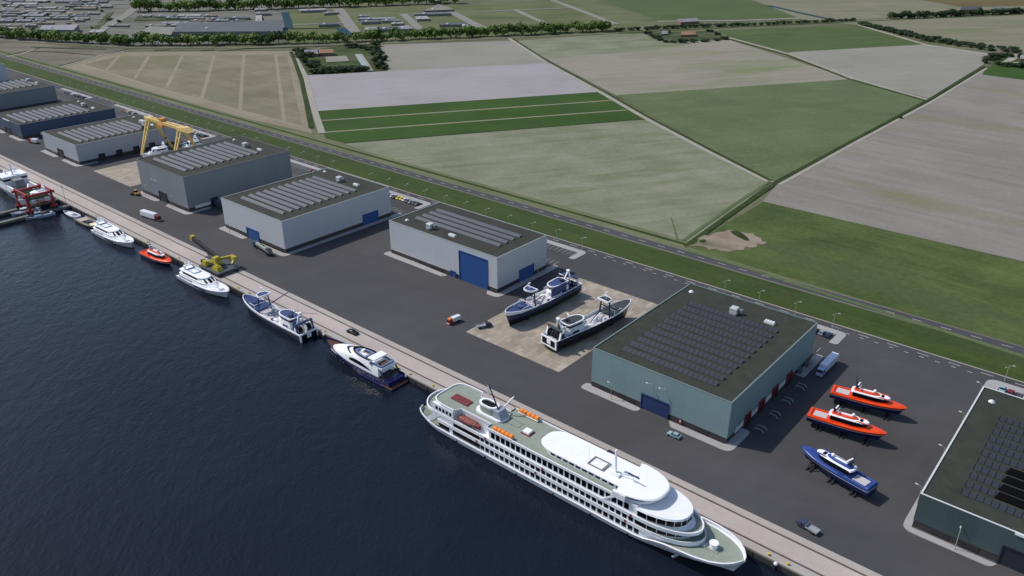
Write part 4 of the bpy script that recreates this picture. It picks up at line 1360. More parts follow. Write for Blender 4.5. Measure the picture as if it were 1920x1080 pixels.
# ---------------------------------------------------------------- fast crew boats
def crew_boat(label, loc, rz, low, hi, house, deckm, ashore, L=23.0, B=6.2, flip=False, mast=True):
    t = thing('crew_boat', label, 'crew boat', loc, rz, 'slender crew boats')
    hb, edge = hull_from(sections(L, B, -.9, 2.0, 2.5, .92, .5, 2.0, 2.0, .86, 26, 1.5, .35, .6), .06, .25)
    hb.obj('hull', banded('crew boat hull '+label[:22], low, hi, 1.25, C(220, 222, 236), (1.25, 1.48)), t, True)
    # cambered foredeck
    fd = MB()
    e = [q for q in edge if q[0] > 9]
    rings = []
    for x, b_, z in e:
        rings.append([(x, b_*math.cos(PI*j/8), z-.05+.42*math.sin(PI*j/8)*min(1, b_/1.5)) for j in range(9)])
    fd.loft(rings, closed=False).obj('foredeck', house, t, True)
    deck_from(edge, -1, 10).obj('deck', house, t)
    MB().box(1.6, 5.6, -1.55, 1.55, 2.0, 2.12).obj('cargo_deck', deckm, t)
    MB().box(.2, 1.0, -2.2, 2.2, 1.9, 2.4, .15).box(.3, 7.6, -2.5, -2.1, 1.9, 2.3, .1).box(.3, 7.6, 2.1, 2.5, 1.9, 2.3, .1).obj('stern_coaming', house, t)
    lo = outline(6.0, 17.8, 2.15, 5, .6, 10)
    MB().taper(lo, 2.0, scaled(lo, -.1), 2.75).obj('cabin_base', house, t, True)
    wn_ = outline(6.3, 17.3, 2.12, 4.8, .5, 10)
    MB().taper(wn_, 2.75, scaled(wn_, -.1), 4.0).obj('cabin_window', M_WIN, t)
    rf = outline(5.8, 17.9, 1.9, 5.2, .6, 10)
    r = MB().taper(rf, 3.4, scaled(rf, -.2), 3.75).obj('cabin_roof', M_HULLW, t, True)
    r.location.z = .5
    ri = outline(6.6, 14.6, 1.2, 3.5, .5, 10)
    MB().taper(ri, 3.75, scaled(ri, -.2), 4.2).obj('roof_panel', house, r, True)
    MB().box(8.4, 12.6, -.35, .35, 4.2, 4.5, .1).obj('roof_spine', M_HULLW, r)
    MB().box(15.0, 15.9, -.8, .8, 3.74, 3.86).obj('roof_hatch', M_WIN, r)
    MB().box(14.3, 17.0, -1.5, -1.1, 3.7, 3.82).obj('roof_stripe', house, r)
    MB().box(14.3, 17.0, 1.1, 1.5, 3.7, 3.82).obj('roof_stripe', house, r)
    MB().ball((12.9, .2, 4.75), .55, 12, 8).tube((12.9, .2, 4.1), (12.9, .2, 4.6), .3, .3).obj('radar_dome', M_HULLW, r, True)
    if mast:
        MB().bar((7.6, -.7, 3.9), (7.0, 0, 7.0), .36, .36).bar((7.6, .7, 4.0), (7.0, 0, 7.0), .36, .36).bar((8.6, 0, 3.9), (7.0, 0, 7.0), .36, .36).bar((7.2, -.6, 5.6), (7.2, .6, 5.6), .25, .25).tube((7.0, 0, 6.9), (6.6, 0, 9.6), .12, .05).obj('mast', M_MAST, t)
        MB().bar((7.7, -1.1, 6.5), (8.0, 1.0, 6.5), .42, .25).bar((8.2, -1.2, 5.7), (8.5, .9, 5.7), .42, .25).obj('radar_scanner', M_HULLW, t)
        MB().path([(7.3, .9, 4.6), (12.4, .7, 4.7)], .06).obj('roof_rail', M_STEEL, t)
    if ashore:
        for x in (4.0, 11.0, 18.0):
            q = MB()
            for dx in (-.6, .6):
                q.bar((x+dx, -2.5, -2.3), (x+dx, -1.2, -.2), .28, .28).bar((x+dx, 2.5, -2.3), (x+dx, 1.2, -.2), .28, .28).box(x+dx-.14, x+dx+.14, -2.9, 2.9, -2.42, -2.2)
                q.box(x+dx-.25, x+dx+.25, -3.0, -2.5, -2.42, -2.1).box(x+dx-.25, x+dx+.25, 2.5, 3.0, -2.42, -2.1)
            q.box(x-.6, x+.6, -.35, .35, -2.42, -.85)
            q.obj('trestle', M_BLK, t)
    return t


M_ORH = paint('orange boat paint', C(236, 74, 20), .35, 0, .08)
M_BLH = paint('blue boat paint', C(46, 72, 140), .35, 0, .08)
OR, NV = C(236, 74, 20), C(24, 30, 92)
crew_boat('orange and white crew boat on black trestles, the one nearer the green hall', (-64.6, 240.3, 2.42), R(8.5), NV, OR, M_ORH, M_DECKP, True)
crew_boat('orange and white crew boat on trestles, between the other orange boat and the blue boat', (-65.2, 222.5, 2.42), R(7.5), NV, OR, M_ORH, M_DECKP, True)
crew_boat('blue and white crew boat on black trestles with its bow towards the green hall', (-37.2, 198.0, 2.42), R(168), C(22, 32, 84), C(46, 72, 140), M_BLH, M_DECKP, True)
crew_boat('orange and white crew boat afloat between the two white motor yachts', (-363.4, 153.6, -2), R(2), OR, OR, M_ORH, M_ORH, False, 23.4)


# ---------------------------------------------------------------- small boats
def tender():
    t = thing('tan_tender', 'open tan coloured tender with black engine cover and cream seats', 'tender', (-434.5, 153.8, -2), 0)
    hb, edge = hull_from(sections(23, 6.4, -.8, 1.6, 2.2, .95, .5, 2.2, 1.5, .85, 16), .7, .3)
    hb.obj('hull', banded('tan hull', C(30, 34, 50), C(176, 168, 156), .2), t, True)
    deck_from(edge).obj('deck', paint('tan deck', C(176, 166, 146), .7), t)
    MB().box(10.5, 13.5, -1.6, 1.6, .9, 2.2, .2).box(8, 9.5, -1.8, -.6, .9, 1.9, .1).obj('helm', M_WIN, t)
    MB().box(14.4, 18.6, -1.5, 1.5, 1.1, 1.9, .2).obj('sun_pad', paint('cream cushion', C(226, 216, 178), .8), t)
    MB().box(2, 7, -2.2, 2.2, .9, 1.5, .15).obj('aft_deck', paint('tan deck', C(176, 166, 146), .7), t)
    e = [(x, b_-.1, z+.7) for x, b_, z in edge[3:]]
    railing(e, .8, .04).obj('rail', M_STEEL, t)
    return t


tender()


def sail_boat():
    t = thing('sailing_boat', 'small white sailing boat with a bare mast beside the stone piers', 'sailing boat', (-437.6, 154.4, -2), R(186))
    hb, edge = hull_from(sections(15, 4.6, -.8, 1.2, 1.6, .6, .45, 1.8, 1.6, .75, 16), .1, .15)
    hb.obj('hull', M_HULLW, t, True)
    deck_from(edge).obj('deck', M_DECKP, t)
    lo = outline(4.5, 10.5, 1.15, 3, .5, 8)
    MB().taper(lo, 1.1, scaled(lo, -.25), 1.75).obj('cabin', M_HULLW, t, True)
    MB().box(1.6, 4.2, -1.0, 1.0, 1.02, 1.22).obj('cockpit', M_BLUEGL, t)
    MB().tube((9.6, 0, 1.0), (9.6, 0, 17.5), .12, .07).obj('mast', M_MAST, t, True)
    MB().tube((9.5, 0, 2.4), (4.0, 0, 2.5), .09, .07).obj('boom', M_GREYP, t, True)
    MB().tube((9.6, 0, 17.2), (14.6, 0, 1.5), .02, .02, 4).tube((9.6, 0, 17.2), (.5, 0, 1.2), .02, .02, 4).obj('stay', M_GREYP, t)


sail_boat()


def catamaran(label, loc, rz, L, B, cab):
    t = thing('workboat', label, 'workboat', loc, rz)
    hb, edge = hull_from(sections(L, B, -.6, 1.2, 1.8, .96, .6, 2.4, 1.2, .85, 14), .2, .2)
    hb.obj('hull', paint('pale grey boat', C(168, 174, 190), .5), t, True)
    deck_from(edge).obj('deck', paint('grey boat deck', C(128, 136, 156), .7), t)
    lo = outline(L*.42, L*.68, B*.28, 1.5, .3, 8)
    MB().taper(lo, 1.0, scaled(lo, -.3), 3.2).obj('cabin', M_HULLW, t, True)
    MB().ring(scaled(lo, -.02), scaled(lo, -.6), 2.1, 2.7).obj('cabin_window', M_WIN, t)
    MB().box(L*.06, L*.14, -B*.3, B*.3, 1.0, 1.8, .1).obj('stern_box', M_HULLW, t)
    return t


catamaran('pale grey workboat lying in the water outside the stone piers', (-454.2, 149.0, -2), R(-97), 15, 4.6, 0)
catamaran('white boat hanging low between the piers under the red boat hoist', (-464.6, 146, -1.4), R(-96), 15, 4.4, 0)


def grey_ship():
    t = thing('grey_survey_ship', 'grey survey ship with white bridge cut by the left edge of the photo', 'ship', (-473, 150.2, -2), PI)
    hb, edge = hull_from(sections(72, 14.5, -1.6, 4.4, 6.4, .9, .5, 2.2, 3, .86, 20), 1.1, .25)
    hb.obj('hull', banded('survey ship hull', C(40, 48, 66), C(176, 180, 190), .3), t, True)
    deck_from(edge).obj('work_deck', M_GREYP, t)
    MB().box(32, 46, -6.2, 6.2, 3.3, 7.2).obj('deck_house', M_HULLW, t)
    MB().box(33, 43, -6.4, 6.4, 7.2, 10.4).obj('bridge', M_HULLW, t)
    MB().box(32.9, 43.1, -6.45, 6.45, 8.3, 9.4).obj('bridge_window', M_WIN, t)
    MB().box(32.5, 43.5, -6.8, 6.8, 10.4, 10.9, .2).obj('bridge_roof', M_HULLW, t)
    MB().box(24, 29.5, -1.5, 3.4, 3.3, 10.2, .2).obj('funnel', M_UNITD, t)
    for y in (-6.2, 5.2):
        MB().box(18, 31, y, y+1.0, 3.3, 6.6, .1).obj('side_house', M_HULLW, t)
    MB().bar((16, -4, 3.3), (21, -2, 7.6), .9, .9).bar((21, -2, 7.6), (14, 1, 7.2), .7, .7).obj('deck_crane', M_HULLW, t)
    for y in (-4.6, 4.6):
        MB().bar((3, y, 3.3), (1, y, 9), .9, .7).obj('stern_frame', M_GREYP, t)
    MB().box(.5, 1.6, -5, 5, 8.6, 9.4).obj('stern_beam', M_GREYP, t)
    MB().bar((36, 0, 10.9), (37, 0, 17), .9, .9).bar((36.5, -2.6, 14), (36.5, 2.6, 14), .4, .4).obj('mast', M_HULLW, t)
    radar(t, 40, 2.4, 10.9, .9)
    radar(t, 40, -2.4, 10.9, .9)
    MB().box(12, 17, 2, 5, 3.3, 4.6, .1).box(20, 23, -5, -2.4, 3.3, 5.2, .1).obj('deck_box', M_MAROON, t)


grey_ship()
# ================================================================ cranes, piers
M_CRY = paint('crane yellow', C(222, 190, 118), .5, 0, .15, .4)
M_LIME = paint('mobile crane yellow', C(168, 152, 42), .45, 0, .2, .8)
M_HRED = paint('hoist red', C(150, 28, 30), .5, 0, .12, .5)
M_PIER = concrete('pier concrete', C(120, 118, 114), None, .2, .2)
M_TYRE = paint('tyre', C(22, 22, 24), .8, 0, .1)

for x, s in ((-472.6, 'left'), (-457.2, 'right')):
    p = thing('pier', 'long narrow concrete pier carrying the %s wheels of the red boat hoist' % s, 'pier', (x, 121, -2), 0, 'hoist piers')
    MB().box(-1.3, 1.3, 0, 37.3, .9, 2.0, .05).obj('deck_slab', M_PIER, p)
    MB().box(-1.1, 1.1, .3, 37.2, -1, .9).obj('pier_wall', M_WALL, p)
    for i in range(10):
        MB().tube((1.25, 2+3.8*i, -1), (1.25, 2+3.8*i, 1.6), .22).obj('pile', M_WALL, p, True)


def gantry():
    t = thing('gantry_crane', 'tall yellow gantry crane standing between the pale grey and mid grey halls', 'gantry crane', (-497, 240, 0))
    for x in (-20, 20):
        for ys, nm in ((-10, 'leg'), (12, 'leg')):
            for dx in (-2.0, 2.0):
                MB().bar((x+dx*.35, ys, .8), (x+dx, ys*.12, 22.4), 1.0, .85).obj('leg', M_CRY, t)
            q = MB()
            for k in (.3, .55, .8):
                q.bar((x-2.0*(.35+.65*k), ys*(1-.88*k), 22.4*k), (x+2.0*(.35+.65*k), ys*(1-.88*k), 22.4*k), .5, .5)
            q.obj('leg_brace', M_CRY, t)
            MB().box(x-2.2, x+2.2, ys-.8, ys+.8, 0, 1.2, .1).obj('bogie', M_BLK, t)
        MB().box(x-2.6, x+2.6, -2.0, 2.2, 22.2, 24.4, .2).obj('leg_head', M_CRY, t)
    MB().box(-24, 26, -1.7, -.5, 22.8, 24.6).obj('girder', M_CRY, t)
    MB().box(-24, 26, .7, 1.9, 22.8, 24.6).obj('girder', M_CRY, t)
    MB().taper(rect(23, 32, -2.3, 2.4), 22.8, rect(23, 28, -2.0, 2.1), 25.3).obj('girder_nose', M_CRY, t)
    MB().box(-6, 0, -2.4, 2.6, 21, 22.6).box(-5, -1, -1.6, 1.8, 25, 26.4).obj('trolley', paint('crane orange', C(214, 140, 60), .5), t)
    MB().box(-27, -23.6, -3, 0, 18.5, 21.5, .2).obj('cabin', M_UNIT, t)
    MB().box(-27.1, -23.5, -3.1, .1, 15.4, 18.4).obj('counterweight', M_BLK, t)
    MB().tube((-3, 0, 21), (-3, 0, 14), .12).box(-3.5, -2.5, -.5, .5, 13, 14).obj('hook', M_MAST, t)


gantry()


def boat_hoist():
    t = thing('boat_hoist', 'dark red travelling boat hoist straddling the two stone piers', 'boat hoist', (-464.9, 144.5, 0))
    for x in (-7.4, 7.4):
        for y in (-6.2, 6.2):
            MB().box(x-.5, x+.5, y-.5, y+.5, 1.0, 9.6).obj('leg', M_HRED, t)
            w = MB()
            for dy in (-.9, .9):
                w.tube((x-.4, y+dy, .8), (x+.4, y+dy, .8), .8, .8, 12)
            w.obj('wheel', M_TYRE, t, True)
            MB().box(x-.6, x+.6, y-1.8, y+1.8, 1.3, 2.2).obj('bogie', M_HRED, t)
        MB().box(x-.45, x+.45, -8, 8, 9.0, 10.2).obj('top_beam', M_HRED, t)
        MB().box(x-.35, x+.35, -7, 7, 4.6, 5.4).obj('side_beam', M_HRED, t)
    for y in (-6.2, 6.2):
        MB().box(-8.2, 8.2, y-.5, y+.5, 10.2, 11.0).obj('cross_beam', M_HRED, t)
    MB().box(-6.8, -5.9, -5.6, 5.0, 7.2, 8.8).obj('sling_panel', paint('green sling web', C(84, 100, 70), .8), t)
    MB().box(5.9, 6.8, -5.6, 5.0, 7.0, 8.6).obj('sling_panel', paint('green sling web', C(84, 100, 70), .8), t)
    for y in (-4.6, 4.2):
        MB().path([(-7.2, y, 9.2), (-3, y, 3.0), (3, y, 3.0), (7.2, y, 9.2)], .14).obj('sling', M_NET, t)
    for x in (-7.6, 7.6):
        for y in (-3.6, 3.6):
            MB().box(x-.8, x+.8, y-1.3, y+1.3, 5.4, 7.4, .2).obj('winch_house', M_UNIT, t)


boat_hoist()
w_ = white_yacht('small white yacht hanging in the slings of the red boat hoist', (-464.9, 152.5, 3.6), R(-90), 16.5, 4.8)


def mobile_crane():
    t = thing('harbour_crane', 'yellow harbour crane with black boom on a dark platform across the quay', 'crane', (-316, 165, 0))
    MB().box(-7.6, 8.2, -5.6, 5.6, .9, 1.9, .1).obj('platform', paint('dark platform', C(66, 70, 80), .7), t)
    for x in (-6.5, 7):
        for y in (-4.6, 4.6):
            MB().box(x-.9, x+.9, y-.5, y+.5, 0, .9).obj('foot', M_BLK, t)
    MB().tube((-1, -.5, 1.9), (-1, -.5, 3.2), 2.4, 2.2, 18).obj('slew_ring', M_BLK, t, True)
    MB().taper(rect(-4.2, 2.4, -2.0, 1.0), 3.2, rect(-3.2, 1.6, -1.4, .4), 5.2).box(-2.6, -.6, -1.0, .6, 5.2, 5.7).obj('machine_house', M_LIME, t)
    MB().taper(rect(-7.0, -2.6, -4.8, -2.4), 2.2, rect(-6.2, -3.4, -4.4, -2.8), 4.2).obj('cabin', M_LIME, t)
    MB().bar((-4.5, -3.6, 2.6), (-1.0, -1.0, 3.6), .9, 1.0).bar((2.6, -2.6, 2.4), (.5, -.6, 3.6), .9, 1.0).obj('outrigger', M_LIME, t)
    MB().box(-7.1, -6.2, -4.6, -2.6, 3.0, 4.2).obj('cabin_window', M_WIN, t)
    MB().taper(rect(1.2, 6.6, -4.4, -1.2), 1.9, rect(1.8, 5.4, -3.9, -1.6), 3.6).box(2.2, 4.4, -3.4, -2.2, 3.6, 4.0).obj('engine_house', M_LIME, t)
    MB().bar((-1.5, 0, 4.5), (2.0, 5.6, 5.2), 1.2, 1.0).obj('rear_arm', M_LIME, t)
    MB().taper(rect(.6, 5.6, 4.6, 7.2), 4.0, rect(1.0, 5.0, 5.0, 6.8), 5.6).bar((5.2, 4.6, 4.2), (5.6, 3.4, 3.2), .8, .8).obj('counterweight', M_LIME, t)
    MB().bar((-.4, .6, 5.0), (-22.5, 1.6, 8.6), 1.6, 1.6).obj('boom', paint('black boom', C(24, 24, 22), .6, 0, .3, 1), t)
    MB().bar((-22.4, 1.6, 8.6), (-24.4, 1.6, 8.9), 1.8, 2.4).obj('boom_head', M_LIME, t)
    MB().bar((-3.6, -.8, 4.2), (-14.5, 1.1, 7.1), .5, .5).obj('luffing_ram', M_MAST, t)
    MB().box(-.6, 2.0, -2.4, .2, 5.6, 6.8, .2).obj('winch', M_LIME, t)


mobile_crane()


# ================================================================ vehicles
M_TYREL = M_TYRE
CARP = {}


def carpaint(rgb):
    k = 'car paint %d %d %d' % rgb
    return paint(k, C(*rgb), .3, .1, .04, 1, .6)


CARS = {}


def car(label, x, y, rz, rgb, style='car', z=0.0, group='parked cars'):
    t = thing('parked_car' if group == 'parked cars' else 'car', label, 'car', (x, y, z), rz, group)
    L, W = (4.4, 1.85) if style == 'car' else (5.3, 2.0)
    k = (rgb, style)
    if k not in CARS:
        b_ = MB()
        prof = [(-L/2, .35), (-L/2, .85), (-L/2+.25, 1.0), (L/2-1.4, .98), (L/2-.25, .82), (L/2, .6), (L/2, .32)]
        b_.loft([[(px, y_*W/2*s, pz) for px, pz in prof] for y_, s in ((-1, 1), (1, 1))])
        if style == 'car':
            top = ([(-L/2+.3, -W/2+.12), (L/2-1.35, -W/2+.12), (L/2-1.35, W/2-.12), (-L/2+.3, W/2-.12)], [(-L/2+.75, -W/2+.28), (L/2-2.05, -W/2+.28), (L/2-2.05, W/2-.28), (-L/2+.75, W/2-.28)])
        else:
            top = ([(-L/2+1.6, -W/2+.12), (L/2-1.45, -W/2+.12), (L/2-1.45, W/2-.12), (-L/2+1.6, W/2-.12)], [(-L/2+1.8, -W/2+.28), (L/2-2.1, -W/2+.28), (L/2-2.1, W/2-.28), (-L/2+1.8, W/2-.28)])
        g = MB().taper(top[0], .95, top[1], 1.42)
        r = MB().taper(scaled(top[1], .06), 1.42, scaled(top[1], -.1), 1.5)
        CARS[k] = (b_.mesh('body', carpaint(rgb)), g.mesh('window', M_GLASS), r.mesh('roof', carpaint(rgb)),
                   MB().wheel(0, 0, 0, .33, .22, 12).mesh('wheel', M_TYRE))
    bm_, g, r, wl = CARS[k]
    put('body', bm_, t)
    put('window', g, t)
    put('roof', r, t)
    for sx in (-L/2+.8, L/2-.85):
        for sy in (-W/2+.05, W/2-.05):
            put('wheel', wl, t, (sx, sy, .33))
    return t


COLN = {(24, 26, 32): 'black', (38, 44, 84): 'navy', (222, 224, 228): 'white', (140, 146, 156): 'grey', (128, 24, 32): 'red', (222, 206, 30): 'yellow', (150, 178, 186): 'pale blue', (206, 150, 70): 'tan', (70, 74, 82): 'dark grey'}
K, NVY, WH, GR_, RD, YE, PB, TN, DG = list(COLN)


def carrow(cols, x1, y, where):
    """cars nose in, counted from the right hand bay; None is an empty bay"""
    n = 0
    for i, c in enumerate(cols):
        if c is None:
            continue
        car('%s car, %s from right in the car park behind %s' % (COLN[c], ORD[n], where), x1-1.75-2.6*i, y+random.uniform(-.3, .3), PI/2+random.uniform(-.04, .04), c)
        n += 1


carrow([None, PB, K][1:] and [NVY, GR_, K], -79.6, 283.2, 'the large green hall')
carrow([DG, NVY, GR_, NVY, WH, YE, YE, K, WH, NVY, WH, K], -308.4, 283.6, 'the twin blue door hall')
carrow([K, None, DG, RD], -395.4, 283.6, 'the tall mid grey hall')
carrow([K, NVY, K, DG, WH, K, NVY, WH, K, PB, K], -528.6, 283.6, 'the low pale grey hall')
carrow([WH, GR_, WH, None, K, WH, NVY, K, WH, TN, TN, K], -621, 284.4, 'the navy blue hall')
carrow([NVY, K, None, DG, K, NVY, K, WH, WH, K, NVY, K, DG, K], -723.3, 283.6, 'the tall dark grey hall')
car('pale blue car, left one of the two behind the dark corner hall', -21.7, 283.4, -PI/2, PB, z=.13)
car('red car, right one of the two behind the dark corner hall', -19.1, 283.2, PI/2, RD, z=.13)
car('pale blue hatchback parked in front of the large green hall', -94.0, 188.2, PI+.02, PB, 'car', group='cars on the yard')
car('black pickup standing on the quay beside the navy yacht', -222.6, 165.8, .06, (18, 18, 20), 'pick', group='cars on the yard')
WBAY = [('white van parked between the pale grey hall and its car park', -541, 268, WH), ('white car parked beside the rear of the pale grey hall', -521, 262, WH), ('white van on the asphalt behind the tall dark grey hall', -716, 268, WH)]
for l_, x, y, c in WBAY:
    car(l_, x, y, PI, c, 'pick', group='cars on the yard')


def truck(name, label, loc, rz, cab_rgb, kind, cat='truck', L=7.0, box_rgb=(226, 228, 232), roofrgb=None):
    t = thing(name, label, cat, (*loc, 0), rz)
    cp = carpaint(cab_rgb)
    W = 2.5
    semi = kind in ('semi', 'tank', 'trailer')
    nose = kind == 'flat'
    x1 = L/2
    if kind != 'trailer':
        ch = 2.4 if not nose else 2.0
        hh = 2.95 if not nose else 2.0
        if nose:
            MB().taper(rect(x1-1.1, x1, -.95, .95), .5, rect(x1-1.0, x1-.1, -.9, .9), 1.25).obj('bonnet', cp, t)
            cx0, cx1 = x1-2.6, x1-1.0
        else:
            cx0, cx1 = x1-2.3, x1
        c = MB().taper(rect(cx0, cx1, -W/2+.1, W/2-.1), .5, rect(cx0, cx1-.25, -W/2+.2, W/2-.2), hh).obj('cab', cp, t)
        MB().taper(rect(cx1-.4, cx1-.02, -W/2+.2, W/2-.2), hh-1.25, rect(cx1-.6, cx1-.18, -W/2+.25, W/2-.25), hh-.4).obj('windscreen', M_GLASS, c)
        for s in (-1, 1):
            MB().box(cx0+.5, cx1-.6, min(s*(W/2-.22), s*(W/2-.1)), max(s*(W/2-.22), s*(W/2-.1)), hh-1.2, hh-.5).obj('side_window', M_GLASS, c)
        if roofrgb:
            MB().box(cx0+.1, cx1-.5, -W/2+.3, W/2-.3, hh, hh+.35, .1).obj('roof', carpaint(roofrgb), c)
        if not nose:
            MB().box(cx1-.02, cx1+.12, -W/2+.1, W/2-.1, .4, .85).obj('bumper', M_UNIT, c)
    MB().box(-L/2+.2, x1-.5, -.5, .5, .55, .9).obj('chassis', M_BLK, t)
    if kind in ('box', 'semi', 'trailer'):
        e = x1-2.7 if kind != 'trailer' else x1
        b_ = MB().box(-L/2, e, -W/2, W/2, 1.05, 3.7 if kind != 'box' else 3.2, .06).obj('cargo_box', carpaint(box_rgb), t)
        MB().box(-L/2-.04, -L/2, -W/2+.15, W/2-.15, 1.2, 3.4 if kind != 'box' else 3.0).obj('rear_door', M_UNIT, b_)
        MB().box(-L/2+3, e-2, -W/2+.05, W/2-.05, .5, .95).obj('side_skirt', M_UNITD, t)
    elif kind == 'flat':
        q = MB().box(-L/2, x1-2.75, -1.05, 1.05, .8, .95)
        q.box(-L/2, x1-2.75, -1.05, -.98, .95, 1.3).box(-L/2, x1-2.75, .98, 1.05, .95, 1.3).box(-L/2, -L/2+.07, -1.05, 1.05, .95, 1.3).box(x1-2.82, x1-2.75, -1.05, 1.05, .95, 1.8)
        q.obj('load_bed', paint('load bed', C(164, 166, 172), .5, .2, .1), t)
    elif kind == 'tank':
        MB().tube((-L/2+.4, 0, 2.2), (x1-3.4, 0, 2.2), 1.15, 1.15, 16).obj('tank', M_UNITD, t, True)
        MB().box(-L/2+.6, -L/2+3.2, -1.0, 1.0, 2.6, 3.5, .1).obj('pump_housing', M_BLK, t)
        for x in (-1.5, .8):
            MB().tube((x, 0, 3.2), (x, 0, 3.6), .4, .4, 12).obj('hatch', M_BLK, t)
    ax = [x1-1.2] if kind != 'trailer' else []
    ax += [-L/2+1.1] if not semi else [-L/2+1.2, -L/2+2.5] + ([x1-4.0] if kind != 'trailer' else [x1-4])
    wl = MB().wheel(0, 0, 0, .5 if not nose else .38, .35, 14).mesh('wheel', M_TYRE)
    for a in ax:
        for s in (-1, 1):
            put('wheel', wl, t, (a, s*(W/2-.22 if not nose else .88), .5 if not nose else .38))
    return t


truck('articulated_lorry', 'white lorry with dark red cab on the yard before the tall mid grey hall', (-401.8, 177.0), R(8), (128, 26, 34), 'semi', 'lorry', 14.5)
truck('tanker_lorry', 'tanker lorry with teal blue cab in front of the twin blue door hall', (-319.2, 190.0), R(172), (46, 86, 110), 'tank', 'lorry', 17.5)
truck('box_van', 'white box truck with orange cab on the yard left of the beige pad', (-199.0, 197.6), R(-96), (206, 76, 40), 'box', 'truck', 7.6, roofrgb=(236, 138, 66)).scale = (.78, .78, .78)
truck('box_van', 'white box truck with red cab at the corner of the navy blue hall', (-606.0, 197.5), R(196), (196, 52, 46), 'box', 'truck', 8.4)
truck('flatbed_truck', 'flatbed pickup with dark cab on the beige pad near the trawler bow', (-187.2, 202.6), R(62), (40, 44, 66), 'flat', 'pickup', 6.2)
truck('flatbed_truck', 'flatbed pickup with blue grey cab at the bottom right beside the quay', (-46.0, 175.3), R(170), (66, 70, 92), 'flat', 'pickup', 6.2)
truck('semi_trailer', 'white semi trailer lorry parked in shadow beside the large green hall', (-72.8, 259.0), R(-91), (176, 192, 224), 'semi', 'lorry', 14.0, (214, 222, 240))
truck('semi_trailer', 'dark lorry docked at the right side of the tall mid grey hall', (-388.8, 210.5), R(0), (44, 56, 72), 'semi', 'lorry', 11.5, (70, 80, 96))


def forklift():
    t = thing('orange_loader', 'small orange yellow wheel loader beside the front left corner of the tall mid grey hall', 'wheel loader', (-444.6, 190.2, 0), R(200))
    m_ = paint('loader orange', C(196, 142, 62), .5, 0, .1)
    MB().box(-2.4, .6, -1.1, 1.1, .7, 1.8, .2).obj('body', m_, t)
    c = MB().taper(rect(-.6, 1.2, -.9, .9), 1.6, rect(-.4, .9, -.75, .75), 3.0).obj('cab', M_GLASS, t)
    MB().box(-.5, 1.0, -.85, .85, 3.0, 3.15).obj('cab_roof', m_, c)
    for s in (-1, 1):
        MB().bar((.6, s*.6, 1.4), (2.6, s*.6, .7), .2, .25).obj('lift_arm', m_, t)
    MB().taper(rect(2.4, 3.4, -1.3, 1.3), .2, rect(2.3, 2.9, -1.3, 1.3), 1.1).obj('bucket', M_BLK, t)
    for x in (-1.6, 1.1):
        for s in (-1, 1):
            MB().wheel(x, s*1.0, .7, .7, .45).obj('wheel', M_TYRE, t, True)


forklift()
# small yellow posts before the giant blue door
for x in (-233.4, -231.8):
    o = MB().tube((0, 0, 0), (0, 0, .95), .14, .14, 8).ball((0, 0, .95), .14, 8, 4).obj('guard_post', M_YEL, None, True)
    o.location = (x, 225.6, 0)
    tag(o, 'short yellow guard post by the small blue door, %s one' % ('left' if x < -232.5 else 'right'), 'post', 'guard posts')
# ================================================================ farm land beyond the road
FZ = [-.30]


def patch(pts, m, label, name='field', dz=.012):
    FZ[0] += dz
    p = [G(*q) for q in pts]
    p = [(x, max(y, 322.95)) for x, y in p]
    struct(name, MB().prism(p, -1.2, FZ[0]), m, label)


def strip(pts, wd, m, label, name, dz=.006):
    """ribbon of given width along photographed ground points"""
    FZ[0] += dz
    p = [Vector(G(*q)) for q in pts]
    L_, R_ = [], []
    for i, a in enumerate(p):
        d = (p[min(i+1, len(p)-1)]-p[max(i-1, 0)]).normalized()
        nrm = Vector((-d.y, d.x))*wd/2
        L_.append(tuple(a+nrm))
        R_.append(tuple(a-nrm))
    q = MB()
    vs = []
    for a, b_ in zip(L_, R_):
        vs += [(*a, FZ[0]), (*b_, FZ[0]), (*a, -1.0), (*b_, -1.0)]
    fs = []
    for i in range(len(p)-1):
        o = 4*i
        fs += [(o, o+1, o+5, o+4), (o, o+4, o+6, o+2), (o+1, o+3, o+7, o+5)]
    q.add(vs, fs)
    struct(name, q, m, label)


F_STRAW = field('stubble field', C(130, 122, 98), C(160, 152, 130), 0, .025, .35, .3, .3, C(136, 134, 104))
F_STRAW2 = field('stubble rim', C(150, 140, 116), C(170, 160, 140), 0, .02, .4, .3, .25)
F_TRACK = field('field track', C(158, 146, 124), C(176, 164, 146), 0, .05, .4, .4, .25)
F_BEIGE = field('bare pale field', C(152, 149, 137), C(172, 168, 156), 57.7, .012, .45, .3, .2)
F_LAV = field('lavender grey field', C(168, 162, 162), C(186, 180, 181), 57.7, .012, .4, .3, .15)
F_GREEN = field('dark green crop', C(52, 78, 28), C(68, 94, 42), 57.7, .02, .45, .5, .35, k=.9)
F_PALEG = field('pale green field', C(132, 138, 108), C(164, 164, 142), 57.7, .03, .4, .12, .4, C(116, 128, 90))
F_MIDG = field('mid green field', C(96, 112, 74), C(116, 128, 90), 57.7, .02, .35, .25, .5, C(98, 110, 74), k=.84)
F_MIX = field('green to beige field', C(150, 148, 128), C(174, 166, 152), 57.7, .010, .5, .12, .25, C(136, 144, 104))
F_RIGHT = field('grey mauve field', C(144, 139, 129), C(168, 162, 153), -3, .012, .45, .14, .3, C(144, 140, 112))
F_ROUGH = field('rough meadow', C(66, 82, 42), C(98, 110, 64), -4, .025, .35, .12, .6, C(80, 94, 58), k=1.02)
F_UPG = field('striped upper green', C(76, 94, 52), C(98, 112, 68), 57.7, .012, .6, .1, .35, k=.85)
F_FAR = field('far grey green field', C(132, 132, 108), C(156, 150, 130), 45, .008, .5, .08, .2, C(126, 132, 96))
